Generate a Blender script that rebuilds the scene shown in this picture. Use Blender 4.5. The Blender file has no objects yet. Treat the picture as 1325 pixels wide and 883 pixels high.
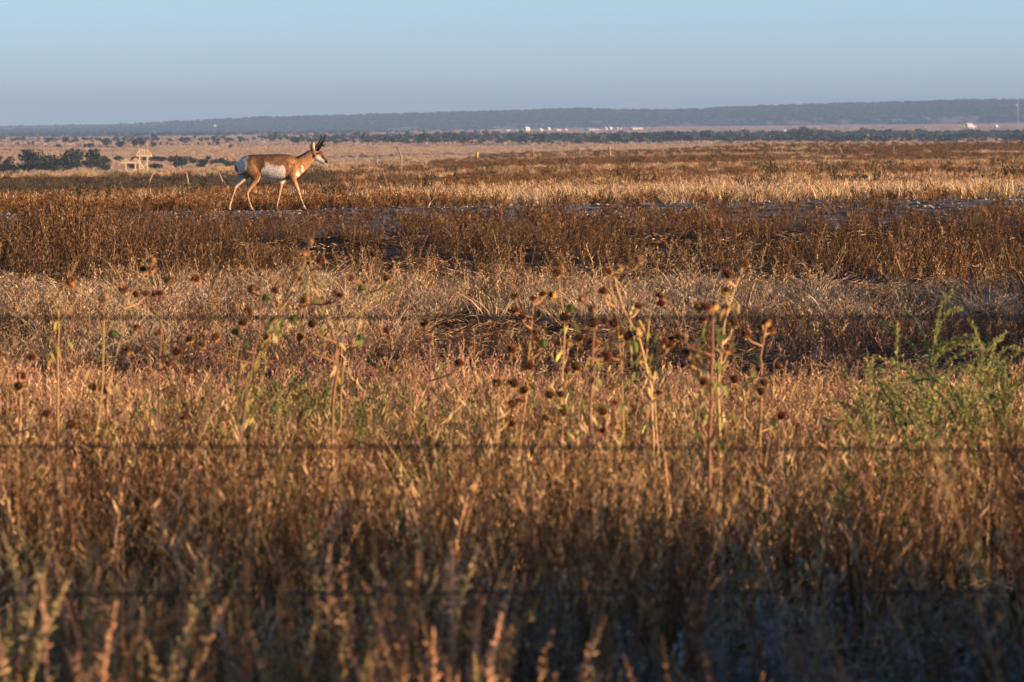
import bpy, math, random
import numpy as np
from mathutils import Vector, Matrix

W, H = 1325.0, 883.0            # frame of the photograph, used only to plan distances
K = 1325.0 * 300 / 36           # focal length in those units
EYE = 1.65
HORY = 160.0
S = bpy.context.scene
COL = S.collection
R = math.radians
rnd = random.Random(7)
rng = np.random.default_rng(11)

# ------------------------------------------------------------------ helpers
def tag(o, label=None, cat=None, group=None, kind=None):
    if label: o['label'] = label
    if cat: o['category'] = cat
    if group: o['group'] = group
    if kind: o['kind'] = kind
    return o

class MB:
    def __init__(s): s.v=[]; s.f=[]; s.c=[]
    def add(s, vs, fs, col):
        n=len(s.v); s.v.extend([tuple(v) for v in vs]); s.f.extend([tuple(i+n for i in f) for f in fs])
        s.c.extend([tuple(col)]*len(vs))
    def ribbon(s, pts, ws, side, col):
        vs=[]
        for p,w in zip(pts,ws):
            vs.append(p-side*w*.5); vs.append(p+side*w*.5)
        s.add(vs, [(2*i,2*i+1,2*i+3,2*i+2) for i in range(len(pts)-1)], col)
    def tube(s, pts, rs, k=6, col=(1,1,1), cap=True):
        pts=[Vector(p) for p in pts]; vs=[]; fs=[]
        for i,p in enumerate(pts):
            t=(pts[min(i+1,len(pts)-1)]-pts[max(i-1,0)]).normalized()
            a=t.orthogonal() if abs(t.z)<.99 else Vector((1,0,0))
            ref=Vector((0,1,0)) if abs(t.y)<.9 else Vector((1,0,0))
            a=t.cross(ref).normalized(); b=t.cross(a).normalized()
            for j in range(k):
                an=2*math.pi*j/k
                vs.append(p+(a*math.cos(an)+b*math.sin(an))*rs[i])
        for i in range(len(pts)-1):
            for j in range(k):
                fs.append((i*k+j,i*k+(j+1)%k,(i+1)*k+(j+1)%k,(i+1)*k+j))
        if cap:
            fs.append(tuple(range(k-1,-1,-1))); fs.append(tuple((len(pts)-1)*k+j for j in range(k)))
        s.add(vs,fs,col)
    def box(s, c, d, col=(1,1,1), rot=None):
        c=Vector(c); vs=[]
        for x in (-1,1):
            for y in (-1,1):
                for z in (-1,1):
                    v=Vector((x*d[0]/2,y*d[1]/2,z*d[2]/2))
                    if rot is not None: v=rot@v
                    vs.append(c+v)
        s.add(vs,[(0,1,3,2),(4,6,7,5),(0,4,5,1),(2,3,7,6),(0,2,6,4),(1,5,7,3)],col)
    def bar(s, a, b, w, col=(1,1,1)):
        a=Vector(a); b=Vector(b); d=b-a
        q=d.to_track_quat('Z','Y').to_matrix()
        s.box((a+b)/2,(w,w,d.length),col,q)
    def mesh(s, name, mat, smooth=False):
        me=bpy.data.meshes.new(name); me.from_pydata(s.v,[],s.f)
        ca=me.color_attributes.new('Col','FLOAT_COLOR','POINT')
        ca.data.foreach_set('color', np.array([c+(1,) for c in s.c],dtype=np.float32).ravel())
        me.materials.append(mat)
        if smooth: me.polygons.foreach_set('use_smooth',[True]*len(me.polygons))
        me.update(); return me
    def build(s, name, mat, parent=None, smooth=False, link=True, loc=None):
        o=bpy.data.objects.new(name, s.mesh(name,mat,smooth))
        if link: COL.objects.link(o)
        if parent: o.parent=parent
        if loc: o.location=loc
        return o

def empty(name, loc=(0,0,0), rz=0):
    o=bpy.data.objects.new(name,None); COL.objects.link(o); o.location=loc; o.rotation_euler=(0,0,rz); o.empty_display_size=.1
    return o

def vnoise(x, y, seed=0):
    xi=np.floor(x).astype(np.int64); yi=np.floor(y).astype(np.int64)
    xf=x-xi; yf=y-yi; xf=xf*xf*(3-2*xf); yf=yf*yf*(3-2*yf)
    def h(a,b):
        n=(a*374761393+b*668265263+seed*144269504)&0x7fffffff
        n=((n^(n>>13))*1274126177)&0x7fffffff
        n=(n^(n>>16))&0xffff
        return n/65535.0
    return (h(xi,yi)*(1-xf)+h(xi+1,yi)*xf)*(1-yf)+(h(xi,yi+1)*(1-xf)+h(xi+1,yi+1)*xf)*yf
def fbm(x,y,seed=0,o=4):
    x=np.asarray(x,dtype=float); y=np.asarray(y,dtype=float)
    t=0;a=.5;s=0
    for i in range(o):
        t=t+a*vnoise(x,y,seed+i*17); s+=a; a*=.5; x=x*2.03+11.3; y=y*2.03+5.7
    return t/s
def sstep(a,b,x): 
    t=np.clip((x-a)/(b-a),0,1); return t*t*(3-2*t)

# ------------------------------------------------------------------ terrain height
C5=np.array([0,330,660,990,1325.])
ROWS=[ # distance, apparent height of the land there, left to right
 (2,None,-1.65),(15,None,-1.62),(20,None,-1.62),(25,None,-1.66),(30,None,-1.80),(38,None,-2.02),(45,None,-2.12),(60,None,-2.18),(72,None,-2.14),
 (80,None,-2.08),(88,None,-2.00),(95,None,-1.93),(104,None,-1.82),(112,None,-1.70),
 (120,[307,306,300,296,292]),(127,[286,283,276,271,266]),(131,[279,275,268,263,259]),(135,[276,272.5,266,261,257]),(142,[274.5,271.5,265,260,256]),(150,[274,271,264.5,259.5,255]),
 (180,[269,264,258,252,247]),(250,[261,255,246,240,237]),(350,[255,247,235,228,226]),(500,[249,239,223,217,214]),(640,[227,227,214,208,206]),
 (700,[231,219,212,206,204]),(780,[236,217,209.5,203,201]),(900,[242,227,206,200,198]),(1100,[241,235,198.5,193,191]),
 (1300,[233,229,206,186,186]),(1420,[228,227,208,190,184]),(1660,[220,219,208,200,196]),(2200,[206,205,203,203,200]),
 (3100,[192,192,190,189,188]),(3300,[188.5,189,188,187,186]),(4200,[186,185,183.5,182.5,182]),(5500,[183,181,178.5,177,176.5]),(7500,[180.5,177,174,171,169.5]),
 (10000,[176,174.5,170.5,166.5,164]),(12300,[172.5,173,168.8,164,161])]
CT=np.array([0,165,250,330,440,500,660,700,745,800,870,990,1100,1200,1325.])
TOPY=np.array([165.5,161.5,158.5,155,152.5,151,146.5,145.3,143.3,145.2,145.8,140.5,137,134.5,132.3])
Ds=[];Z=[]
for r in ROWS:
    if r[1] is None: z=np.full(len(CT),r[2])
    else: z=-(np.interp(CT,C5,r[1])-HORY)*r[0]/K
    Ds.append(r[0]);Z.append(z)
mid=(np.interp(CT,C5,[171,170,159,152,147]))
for d,yy in ((13200,mid),(14500,TOPY+np.interp(CT,C5,[3,1.5,.6,.4,.4])),(15500,TOPY)):
    Ds.append(d);Z.append(-(yy-HORY)*d/K)
Ds.append(24000);Z.append(Z[-1].copy())
Ds.append(60000);Z.append(Z[-1].copy())
LD=np.log(np.array(Ds,float));ZT=np.array(Z)
def pxof(x,y):
    y=np.asarray(y,float); x=np.asarray(x,float)
    a=np.where(y>1e-3, x/np.maximum(y,1e-3), np.where(x>0,1,-1))
    return 662.5+K*a
def height(x,y):
    x=np.asarray(x,float);y=np.asarray(y,float)
    d=np.maximum(np.hypot(x,y),2.0); u=np.clip(pxof(x,y),0,1325)
    ld=np.log(d)
    i=np.clip(np.searchsorted(LD,ld)-1,0,len(LD)-2); t=(ld-LD[i])/(LD[i+1]-LD[i])
    j=np.clip(np.searchsorted(CT,u)-1,0,len(CT)-2); s=(u-CT[j])/(CT[j+1]-CT[j])
    z=(ZT[i,j]*(1-s)+ZT[i,j+1]*s)*(1-t)+(ZT[i+1,j]*(1-s)+ZT[i+1,j+1]*s)*t
    n1=fbm(x*.9,y*.9,3)-.5; n2=fbm(x*.12,y*.12,9)-.5; n3=fbm(x*1.5,y*1.1,21,2)-.5
    near=1-sstep(200,400,d)
    berm=sstep(112,122,d)*(1-sstep(138,150,d))
    z=z+near*(n1*.10*(1-.5*berm)+n3*.03)+n2*.18*sstep(30,60,d)*(1-sstep(100,118,d))
    z=z+sstep(150,260,d)*(1-sstep(500,900,d))*(fbm(x*.05,y*.02,31)-.5)*.5
    z=z+sstep(12500,14000,d)*(fbm(x*.004,y*.003,41)-.5)*np.interp(u,[0,660,1325],[3,6,8])
    # flat spot under the animal
    q=np.exp(-(((x+3.66)/1.6)**2+((y-133)/.9)**2))
    return z*(1-q)+q*(-1.365) + EYE
def gz(x,y): return float(height(np.array([x]),np.array([y]))[0])
def X(px,d): return (px-662.5)/K*d
def P(px,py,d): return Vector((X(px,d), d, EYE-(py-HORY)*d/K))

# ------------------------------------------------------------------ materials
def nmat(name):
    m=bpy.data.materials.new(name); m.use_nodes=True; nt=m.node_tree; nt.nodes.clear()
    return m,nt,nt.nodes,nt.links
def plant_mat(name, base, vary=.35, hue=.03, trans=.22, sat=1.0):
    m,nt,N,L=nmat(name)
    out=N.new('ShaderNodeOutputMaterial'); at=N.new('ShaderNodeAttribute'); at.attribute_name='Col'
    oi=N.new('ShaderNodeObjectInfo')
    mul=N.new('ShaderNodeMixRGB'); mul.blend_type='MULTIPLY'; mul.inputs[0].default_value=1
    mul.inputs[2].default_value=(*base,1); L.new(at.outputs['Color'],mul.inputs[1])
    hs=N.new('ShaderNodeHueSaturation')
    mr=N.new('ShaderNodeMapRange'); mr.inputs['To Min'].default_value=1-vary; mr.inputs['To Max'].default_value=1+vary
    L.new(oi.outputs['Random'],mr.inputs['Value']); L.new(mr.outputs[0],hs.inputs['Value'])
    wn=N.new('ShaderNodeTexWhiteNoise'); wn.noise_dimensions='1D'; L.new(oi.outputs['Random'],wn.inputs['W'])
    mh=N.new('ShaderNodeMapRange'); mh.inputs['To Min'].default_value=.5-hue; mh.inputs['To Max'].default_value=.5+hue
    L.new(wn.outputs['Value'],mh.inputs['Value']); L.new(mh.outputs[0],hs.inputs['Hue'])
    hs.inputs['Saturation'].default_value=sat
    L.new(mul.outputs[0],hs.inputs['Color'])
    df=N.new('ShaderNodeBsdfDiffuse'); tr=N.new('ShaderNodeBsdfTranslucent'); mx=N.new('ShaderNodeMixShader'); mx.inputs[0].default_value=trans
    L.new(hs.outputs[0],df.inputs['Color']); L.new(hs.outputs[0],tr.inputs['Color'])
    L.new(df.outputs[0],mx.inputs[1]); L.new(tr.outputs[0],mx.inputs[2]); L.new(mx.outputs[0],out.inputs[0])
    return m
def simple(name, base, rough=.8, noise=0, scale=8, metal=0, dark=.5, attr=False, bump=0):
    m,nt,N,L=nmat(name)
    out=N.new('ShaderNodeOutputMaterial'); p=N.new('ShaderNodeBsdfPrincipled'); p.inputs['Roughness'].default_value=rough; p.inputs['Metallic'].default_value=metal
    p.inputs['Specular IOR Level'].default_value=.25
    L.new(p.outputs[0],out.inputs[0])
    src=None
    if attr:
        at=N.new('ShaderNodeAttribute'); at.attribute_name='Col'; src=at.outputs['Color']
    tc=N.new('ShaderNodeTexCoord')
    nz=N.new('ShaderNodeTexNoise'); nz.inputs['Scale'].default_value=scale; nz.inputs['Detail'].default_value=6; L.new(tc.outputs['Object'],nz.inputs['Vector'])
    mx=N.new('ShaderNodeMixRGB'); mx.blend_type='MULTIPLY'; mx.inputs[0].default_value=noise
    if src: L.new(src,mx.inputs[1])
    else: mx.inputs[1].default_value=(*base,1)
    cr=N.new('ShaderNodeValToRGB'); cr.color_ramp.elements[0].color=(dark,dark,dark,1); cr.color_ramp.elements[1].color=(1.4,1.4,1.4,1)
    cr.color_ramp.elements[0].position=.3; cr.color_ramp.elements[1].position=.7
    L.new(nz.outputs['Fac'],cr.inputs[0]); L.new(cr.outputs[0],mx.inputs[2]); L.new(mx.outputs[0],p.inputs['Base Color'])
    if bump:
        b=N.new('ShaderNodeBump'); b.inputs['Strength'].default_value=bump; b.inputs['Distance'].default_value=.01
        L.new(nz.outputs['Fac'],b.inputs['Height']); L.new(b.outputs[0],p.inputs['Normal'])
    return m

# ------------------------------------------------------------------ terrain mesh
PALS=[(1028,12650,16),(1060,12900,8),(1092,12700,14),(1133,12750,9),(1160,12700,12),(1200,12850,8),(1222,12800,7),(1243,12700,8),(1262,12950,7),(1298,12900,6),(772,13050,10),(890,12600,12),(995,12600,10),(612,12900,9),(1130,13600,5),(1271,13700,5),(700,12800,6)]
def bare(u,d):
    m=0
    for a,b,w in PALS: m=np.maximum(m,np.exp(-((u-a)/w)**2-((d-b)/170)**2))
    return m
def build_terrain():
    half=900/K
    a_in=np.linspace(-half,half,340)
    a_out=np.concatenate([np.linspace(half,.25,16)[1:],np.linspace(.25,math.pi,26)[1:]])
    az=np.concatenate([-a_out[::-1],a_in,a_out]); az=az[1:]   # -pi dropped, wraps
    ds=np.exp(np.concatenate([np.linspace(math.log(1.2),math.log(18),16)[:-1],np.linspace(math.log(18),math.log(170),460)[:-1],np.linspace(math.log(170),math.log(24000),330)]))
    A,D=np.meshgrid(az,ds); x=np.sin(A)*D; y=np.cos(A)*D
    z=height(x,y)
    z=np.where((np.abs(A)>.3)&(D>1000), np.minimum(z,EYE+10), z)
    nv=len(az);nr=len(ds)
    co=np.stack([x,y,z],-1).reshape(-1,3)
    i=np.arange(nr-1)[:,None]; j=np.arange(nv)[None,:]; j2=(j+1)%nv
    quads=np.stack([i*nv+j,i*nv+j2,(i+1)*nv+j2,(i+1)*nv+j],-1).reshape(-1,4)[:,::-1]
    # albedo of the land, with shade painted into the dip at the left
    u=np.clip(pxof(x,y),-200,1500); d=D
    def c(r,g,b): return np.array([r,g,b])[None,None,:]
    def mix(a,b,t): return a*(1-t[...,None])+b*t[...,None]
    n=fbm(x*1.3,y*1.3,5); n2=fbm(x*7,y*7,6,3); nb=fbm(x*.15,y*.15,8)
    col=np.ones(x.shape+(3,))*c(.060,.046,.037)
    col=mix(col,c(.15,.125,.105)*np.ones_like(col),sstep(.5,.68,n)*.8)
    gr=mix(c(.12,.11,.10)*np.ones_like(col),c(.27,.26,.25)*np.ones_like(col),sstep(.4,.65,n2))
    col=mix(col,gr,(1-sstep(27.6,29.4,d+1.5*n))*sstep(750,930,u+120*(n-.5)))
    berm=sstep(118,123,d+6*(n-.5))*(1-sstep(136,140,d+4*(n-.5)))
    gb=mix(c(.14,.115,.095)*np.ones_like(col),c(.48,.45,.42)*np.ones_like(col),sstep(.38,.6,n2))
    col=mix(col,gb,berm)
    plain=mix(c(.15,.09,.05)*np.ones_like(col),c(.30,.20,.10)*np.ones_like(col),sstep(.5,.66,fbm(x*.05,y*.018,12)))
    col=mix(col,plain,sstep(137,142,d))
    col=mix(col,c(.12,.10,.085)*np.ones_like(col),(1-sstep(380,520,u))*sstep(330,380,d)*(1-sstep(560,600,d)))  # shade of the left dip, painted as a grey-brown patch
    fz=fbm(x*.012,y*.004,14); fz2=fbm(x*.05,y*.03,15)
    field=mix(c(.40,.27,.155)*np.ones_like(col),c(.55,.40,.245)*np.ones_like(col),sstep(.35,.65,fz*.6+fz2*.4))
    col=mix(col,field,sstep(np.interp(u,C5,[640,760,1100,1280,1400]),np.interp(u,C5,[760,900,1250,1400,1560]),d))
    pk=mix(c(.42,.32,.26)*np.ones_like(col),c(.26,.21,.17)*np.ones_like(col),sstep(.45,.65,fbm(x*.006,y*.0015,16)))
    col=mix(col,pk,sstep(3150,3400,d))
    # scrub strips in the far plain at the left, tree-covered slope at the right
    scrub=c(.055,.065,.05)*np.ones_like(col)
    st=sstep(.44,.52,fbm(x*.0012,y*.0011,18))*(1-sstep(450,700,u))*sstep(8000,8600,d)
    col=mix(col,scrub,st)
    mesa=sstep(12250,12450,d+120*(n-.5))
    pal=sstep(.55,.62,fbm(x*.012,y*.006,19))*(1-sstep(12800,13400,d))
    pal=np.maximum(pal,sstep(.3,.6,bare(u,d)*(.5+n)))
    mc=mix(scrub,c(.60,.42,.32)*np.ones_like(col),pal)
    col=mix(col,mc,mesa*sstep(150,420,u))
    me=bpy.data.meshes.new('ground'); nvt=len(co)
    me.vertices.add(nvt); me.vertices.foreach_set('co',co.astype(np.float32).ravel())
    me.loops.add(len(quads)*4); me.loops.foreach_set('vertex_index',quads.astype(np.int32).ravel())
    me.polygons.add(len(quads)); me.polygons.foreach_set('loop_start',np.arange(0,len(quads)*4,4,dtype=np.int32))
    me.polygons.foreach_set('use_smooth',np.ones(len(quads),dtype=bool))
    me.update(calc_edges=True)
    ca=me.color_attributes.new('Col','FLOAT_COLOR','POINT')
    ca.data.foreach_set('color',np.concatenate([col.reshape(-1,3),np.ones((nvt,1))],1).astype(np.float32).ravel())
    m,nt,N,L=nmat('land')
    out=N.new('ShaderNodeOutputMaterial'); p=N.new('ShaderNodeBsdfDiffuse'); L.new(p.outputs[0],out.inputs[0])
    at=N.new('ShaderNodeAttribute'); at.attribute_name='Col'
    tc=N.new('ShaderNodeTexCoord')
    nz=N.new('ShaderNodeTexNoise'); nz.inputs['Scale'].default_value=9; nz.inputs['Detail'].default_value=5; L.new(tc.outputs['Object'],nz.inputs['Vector'])
    cr=N.new('ShaderNodeValToRGB'); cr.color_ramp.elements[0].position=.35; cr.color_ramp.elements[0].color=(.55,.53,.52,1); cr.color_ramp.elements[1].position=.68; cr.color_ramp.elements[1].color=(1.35,1.35,1.35,1)
    L.new(nz.outputs['Fac'],cr.inputs[0])
    mp=N.new('ShaderNodeMapping'); mp.inputs['Scale'].default_value=(.02,.006,.05); L.new(tc.outputs['Object'],mp.inputs['Vector'])
    nf=N.new('ShaderNodeTexNoise'); nf.inputs['Scale'].default_value=2.5; nf.inputs['Detail'].default_value=8; L.new(mp.outputs[0],nf.inputs['Vector'])
    cf=N.new('ShaderNodeValToRGB'); cf.color_ramp.elements[0].position=.36; cf.color_ramp.elements[0].color=(.72,.72,.72,1); cf.color_ramp.elements[1].position=.64; cf.color_ramp.elements[1].color=(1.22,1.2,1.18,1)
    L.new(nf.outputs['Fac'],cf.inputs[0])
    m1=N.new('ShaderNodeMixRGB'); m1.blend_type='MULTIPLY'; m1.inputs[0].default_value=.8; L.new(at.outputs['Color'],m1.inputs[1]); L.new(cr.outputs[0],m1.inputs[2])
    m2=N.new('ShaderNodeMixRGB'); m2.blend_type='MULTIPLY'; m2.inputs[0].default_value=1; L.new(m1.outputs[0],m2.inputs[1]); L.new(cf.outputs[0],m2.inputs[2])
    L.new(m2.outputs[0],p.inputs['Color'])
    b=N.new('ShaderNodeBump'); b.inputs['Strength'].default_value=.6; b.inputs['Distance'].default_value=.03; L.new(nz.outputs['Fac'],b.inputs['Height']); L.new(b.outputs[0],p.inputs['Normal'])
    me.materials.append(m)
    o=bpy.data.objects.new('ground',me); COL.objects.link(o)
    tag(o,'dry open rangeland running from the fence over a low gravel berm to a far mesa','ground',kind='structure')
build_terrain()

# ------------------------------------------------------------------ vegetation prototypes
def vary(c,a,r):
    k=math.exp(r.gauss(0,a*1.15))*.97; return (c[0]*k*(1+r.uniform(-.06,.06)),c[1]*k,c[2]*k*(1+r.uniform(-.1,.1)))
def rside(r):
    a=r.uniform(0,math.pi); return Vector((math.cos(a),math.sin(a),r.uniform(-.3,.3))).normalized()
def quad_leaf(mb,p,dirv,L_,w,r,col):
    dv=dirv.normalized(); s=dv.cross(Vector((r.uniform(-1,1),r.uniform(-1,1),r.uniform(-1,1)))).normalized()
    mb.add([p, p+dv*L_*.5+s*w*.5, p+dv*L_, p+dv*L_*.5-s*w*.5],[(0,1,2,3)],col)
def grass(seed,n,rad,h,w,droop,cols,lean=.25,heads=0):
    r=random.Random(seed); mb=MB()
    for _ in range(n):
        a=r.uniform(0,6.283); q=rad*math.sqrt(r.random()); b=Vector((math.cos(a)*q,math.sin(a)*q,-.02))
        hh=h*r.uniform(.5,1.1); dr=Vector((math.cos(a)+r.uniform(-.8,.8),math.sin(a)+r.uniform(-.8,.8),0)).normalized()
        wind=Vector((.12,0,0)); k=r.uniform(.3,1)*droop; l=r.uniform(0,lean)
        pts=[]
        for i in range(5):
            t=i/4
            pts.append(b+(dr*(l*t+k*t*t)+wind*t*t)*hh+Vector((0,0,hh*(t-.42*k*t*t*t))))
        ww=w*r.uniform(.6,1.3); side=rside(r); c=vary(r.choice(cols),.22,r)
        mb.ribbon(pts,[ww,ww,ww*.85,ww*.6,ww*.15],side,c)
        if heads and r.random()<heads:
            for i in range(7):
                t=.62+.38*i/7; p=pts[2].lerp(pts[4],(t-.5)*2)
                quad_leaf(mb,p,Vector((r.uniform(-1,1),r.uniform(-1,1),1.2)),.035*h/.4,.010,r,c)
    return mb
def weed(seed,n,rad,h,w,nb,bl,nl,ll,cols,spread=.25,lw=.4,up=1.2,start=.25):
    r=random.Random(seed); mb=MB()
    for _ in range(n):
        a=r.uniform(0,6.283); q=rad*math.sqrt(r.random()); b=Vector((math.cos(a)*q,math.sin(a)*q,-.02))
        hh=h*r.uniform(.6,1.12); dr=Vector((math.cos(a)+r.uniform(-.9,.9),math.sin(a)+r.uniform(-.9,.9),0))*spread*r.uniform(.2,1)
        c=vary(r.choice(cols),.25,r); cs=tuple(x*.85 for x in c)
        def at(t): return b+dr*hh*t*(.5+.5*t)+Vector((.02*math.sin(t*5+a),.02*math.cos(t*4+a),hh*t))
        pts=[at(i/4) for i in range(5)]
        mb.ribbon(pts,[w,w*.9,w*.8,w*.6,w*.3],rside(r),cs)
        for i in range(nb):
            t=start+(1-start)*(i+r.random())/nb; p=at(t); an=r.uniform(0,6.283)
            bd=Vector((math.cos(an),math.sin(an),up*r.uniform(.7,1.4))).normalized()
            l=bl*(1.15-t*.75)*r.uniform(.5,1.2); e=p+bd*l*.6; f=e+(bd+Vector((0,0,.6))).normalized()*l*.4
            if bl>.03: mb.ribbon([p,e,f],[w*.6,w*.5,w*.25],rside(r),cs)
            for k in range(nl):
                tt=(k+r.random())/nl; pp=p.lerp(e,tt/.6) if tt<.6 else e.lerp(f,(tt-.6)/.4)
                quad_leaf(mb,pp,bd+Vector((r.uniform(-1,1),r.uniform(-1,1),r.uniform(-.2,1))),ll*r.uniform(.6,1.3),ll*lw,r,vary(c,.2,r))
    return mb
def spike(seed,n,rad,h,cols,fat=.016):
    r=random.Random(seed); mb=MB()
    for _ in range(n):
        a=r.uniform(0,6.283); q=rad*math.sqrt(r.random()); b=Vector((math.cos(a)*q,math.sin(a)*q,-.02))
        hh=h*r.uniform(.55,1.1); dr=Vector((math.cos(a),math.sin(a),0))*r.uniform(0,.22)+Vector((.05,0,0))
        c=vary(r.choice(cols),.25,r)
        def at(t): return b+dr*hh*t*t+Vector((0,0,hh*t))
        mb.ribbon([at(i/4) for i in range(5)],[.005]*5,rside(r),tuple(x*.8 for x in c))
        s0=r.uniform(.35,.6)
        nn=84
        for i in range(nn):
            t=s0+(1-s0)*(i/nn); k=math.sin(math.pi*min(1,(i/nn)*.85+.12))
            an=r.uniform(0,6.283); dv=Vector((math.cos(an),math.sin(an),r.uniform(.3,1.3)))
            quad_leaf(mb,at(t),dv,fat*1.35*k*r.uniform(.7,1.3),fat*.38,r,vary(c,.2,r))
        for i in range(6):
            t=r.uniform(.1,s0); an=r.uniform(0,6.283); quad_leaf(mb,at(t),Vector((math.cos(an),math.sin(an),.8)),.05,.008,r,c)
    return mb

def scatter(name,protos,mat,x,y,scl,label,cat,idx=None,tilt=.12,zs=None,zoff=0):
    """one ground-cover object: points on the land, each carrying one of the clumps"""
    pc=bpy.data.collections.new(name+'_clumps')
    for i,mb in enumerate(protos):
        pc.objects.link(bpy.data.objects.new('%s_clump_%02d'%(name,i), mb.mesh(name+'_clump',mat)))
    n=len(x); z=height(x,y)+zoff
    me=bpy.data.meshes.new(name); me.vertices.add(n); me.vertices.foreach_set('co',np.stack([x,y,z],-1).astype(np.float32).ravel())
    rot=np.stack([rng.normal(0,tilt,n),rng.normal(0,tilt,n),rng.uniform(0,6.283,n)],-1).astype(np.float32)
    sc=np.stack([scl,scl,scl*(1 if zs is None else zs)],-1).astype(np.float32)
    a=me.attributes.new('rot','FLOAT_VECTOR','POINT'); a.data.foreach_set('vector',rot.ravel())
    a=me.attributes.new('scl','FLOAT_VECTOR','POINT'); a.data.foreach_set('vector',sc.ravel())
    a=me.attributes.new('idx','INT','POINT'); a.data.foreach_set('value',(rng.integers(0,len(protos),n) if idx is None else idx).astype(np.int32))
    o=bpy.data.objects.new(name,me); COL.objects.link(o)
    ng=bpy.data.node_groups.new(name,'GeometryNodeTree')
    ng.interface.new_socket('Geometry',in_out='INPUT',socket_type='NodeSocketGeometry'); ng.interface.new_socket('Geometry',in_out='OUTPUT',socket_type='NodeSocketGeometry')
    N=ng.nodes;L=ng.links; gi=N.new('NodeGroupInput'); go=N.new('NodeGroupOutput')
    ci=N.new('GeometryNodeCollectionInfo'); ci.inputs['Collection'].default_value=pc; ci.inputs['Separate Children'].default_value=True; ci.inputs['Reset Children'].default_value=True
    ip=N.new('GeometryNodeInstanceOnPoints'); ip.inputs['Pick Instance'].default_value=True
    def na(nm,t):
        q=N.new('GeometryNodeInputNamedAttribute'); q.data_type=t; q.inputs['Name'].default_value=nm; return q.outputs[0]
    L.new(gi.outputs[0],ip.inputs['Points']); L.new(ci.outputs[0],ip.inputs['Instance'])
    L.new(na('rot','FLOAT_VECTOR'),ip.inputs['Rotation']); L.new(na('scl','FLOAT_VECTOR'),ip.inputs['Scale']); L.new(na('idx','INT'),ip.inputs['Instance Index'])
    L.new(ip.outputs[0],go.inputs[0])
    md=o.modifiers.new('scatter','NODES'); md.node_group=ng
    tag(o,label,cat,kind='stuff')
    print('SCATTER',name,n)
    return o
def zone(d0,d1,dens,lm=1.5,rm=4.0,keep=None):
    """random spots between two distances; dens per square metre"""
    half=662.5/K
    area=half*(d1*d1-d0*d0)+(lm+rm)*(d1-d0); n=int(area*dens)
    # sample distance with density ~ width
    dd=np.linspace(d0,d1,400); w=2*half*dd+lm+rm; cdf=np.cumsum(w); cdf/=cdf[-1]
    d=np.interp(rng.random(n),cdf,dd); wl=half*d+lm; wr=half*d+rm
    x=-wl+rng.random(n)*(wl+wr)
    if keep is not None:
        k=rng.random(n)<keep(x,d,pxof(x,d)); x,d=x[k],d[k]
    return x,d
def rs(n,a,b): return rng.uniform(a,b,n)
cat=np.concatenate

BROWN=[(.26,.155,.078),(.13,.08,.043),(.40,.265,.135),(.09,.06,.036),(.17,.10,.052)]
TAN=[(.50,.33,.175),(.34,.21,.115),(.60,.42,.23)]
PINK=[(.54,.335,.19),(.62,.41,.24),(.40,.24,.14)]
PALE=[(.66,.50,.32),(.54,.39,.24),(.72,.57,.40),(.42,.30,.19)]
GOLD=[(.58,.42,.21),(.50,.34,.16),(.66,.50,.28)]
RUST=[(.29,.155,.065),(.15,.085,.04),(.21,.115,.05),(.38,.23,.10)]
GREEN=[(.14,.18,.055),(.19,.23,.08),(.26,.27,.09),(.10,.14,.05)]
GRAY=[(.26,.26,.23),(.20,.20,.175),(.34,.32,.29)]
M1=(1,1,1)
mat_w=plant_mat('dry_stems',M1,.38,.012,.08)
mat_g=plant_mat('dry_blades',M1,.32,.012,.12)
mat_v=plant_mat('green_leaves',M1,.3,.02,.2)

# A: fat seed spikes right behind the fence
x,d=zone(18.5,24,15,1,5,lambda x,d,u: np.where(u<640,.75,np.where(u<900,.28,.10))*1.3*sstep(.35,.6,fbm(x*2,d*2,51))*np.where(u>1330,2.2,1)*np.where((d<21)&(u<1330),.75,1))
sc=rs(len(x),.75,1.15)*np.where(pxof(x,d)>640,.8,1.0)
scatter('seed_spikes',[spike(100+i,5,.11,.50,[(.36,.23,.13),(.42,.27,.16),(.30,.19,.11),(.34,.28,.13)]) for i in range(8)],mat_w,x,d,sc,'blurred tan seed spikes of dry weeds standing close behind the fence wires','dry weeds')

# B: brown weeds from the fence to the middle distance
def kB(x,d,u):
    near=(d<28.6)
    base=np.where(near,np.where(u>900,.08,.5),1.0)
    base=np.where(near&(u>1400),1.3,base)*(1-.75*np.exp(-((u-520)/110)**2-((d-38)/2.2)**2))  # unseen thicket past the right edge, added to shade the lower right
    n=fbm(x*.9,d*.6,52)
    n2=fbm(x*2.2,d*1.1,152)
    return base*np.where(near&(u>1400),1,np.where(d<23,0,sstep(.47,.56,n*.5+n2*.5)))*(1-.75*sstep(46,54,d))
x,d=zone(19.5,56,17,1.5,8,kB)
u=pxof(x,d)
sc=rs(len(x),.65,1.1)*np.where((d<31)&(u>1400),1.3,np.interp(d,[19,23,30,34,46,56],[.4,.62,.75,1.0,.8,.6])*np.where((d<28.6)&(u>900),.5,1)*(.65+.7*fbm(x*.8,d*.5,53)))  # out-of-frame thicket grown taller to lengthen its shadow
scatter('brown_weeds',[weed(200+i,8,.13,.76,.006,10,.10,5,.026,BROWN if i%4 else BROWN+TAN,.16,.24,2.2) for i in range(9)],mat_w,x,d,sc,'dense reddish brown dry weeds filling the foreground behind the wires','dry weeds')

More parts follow.
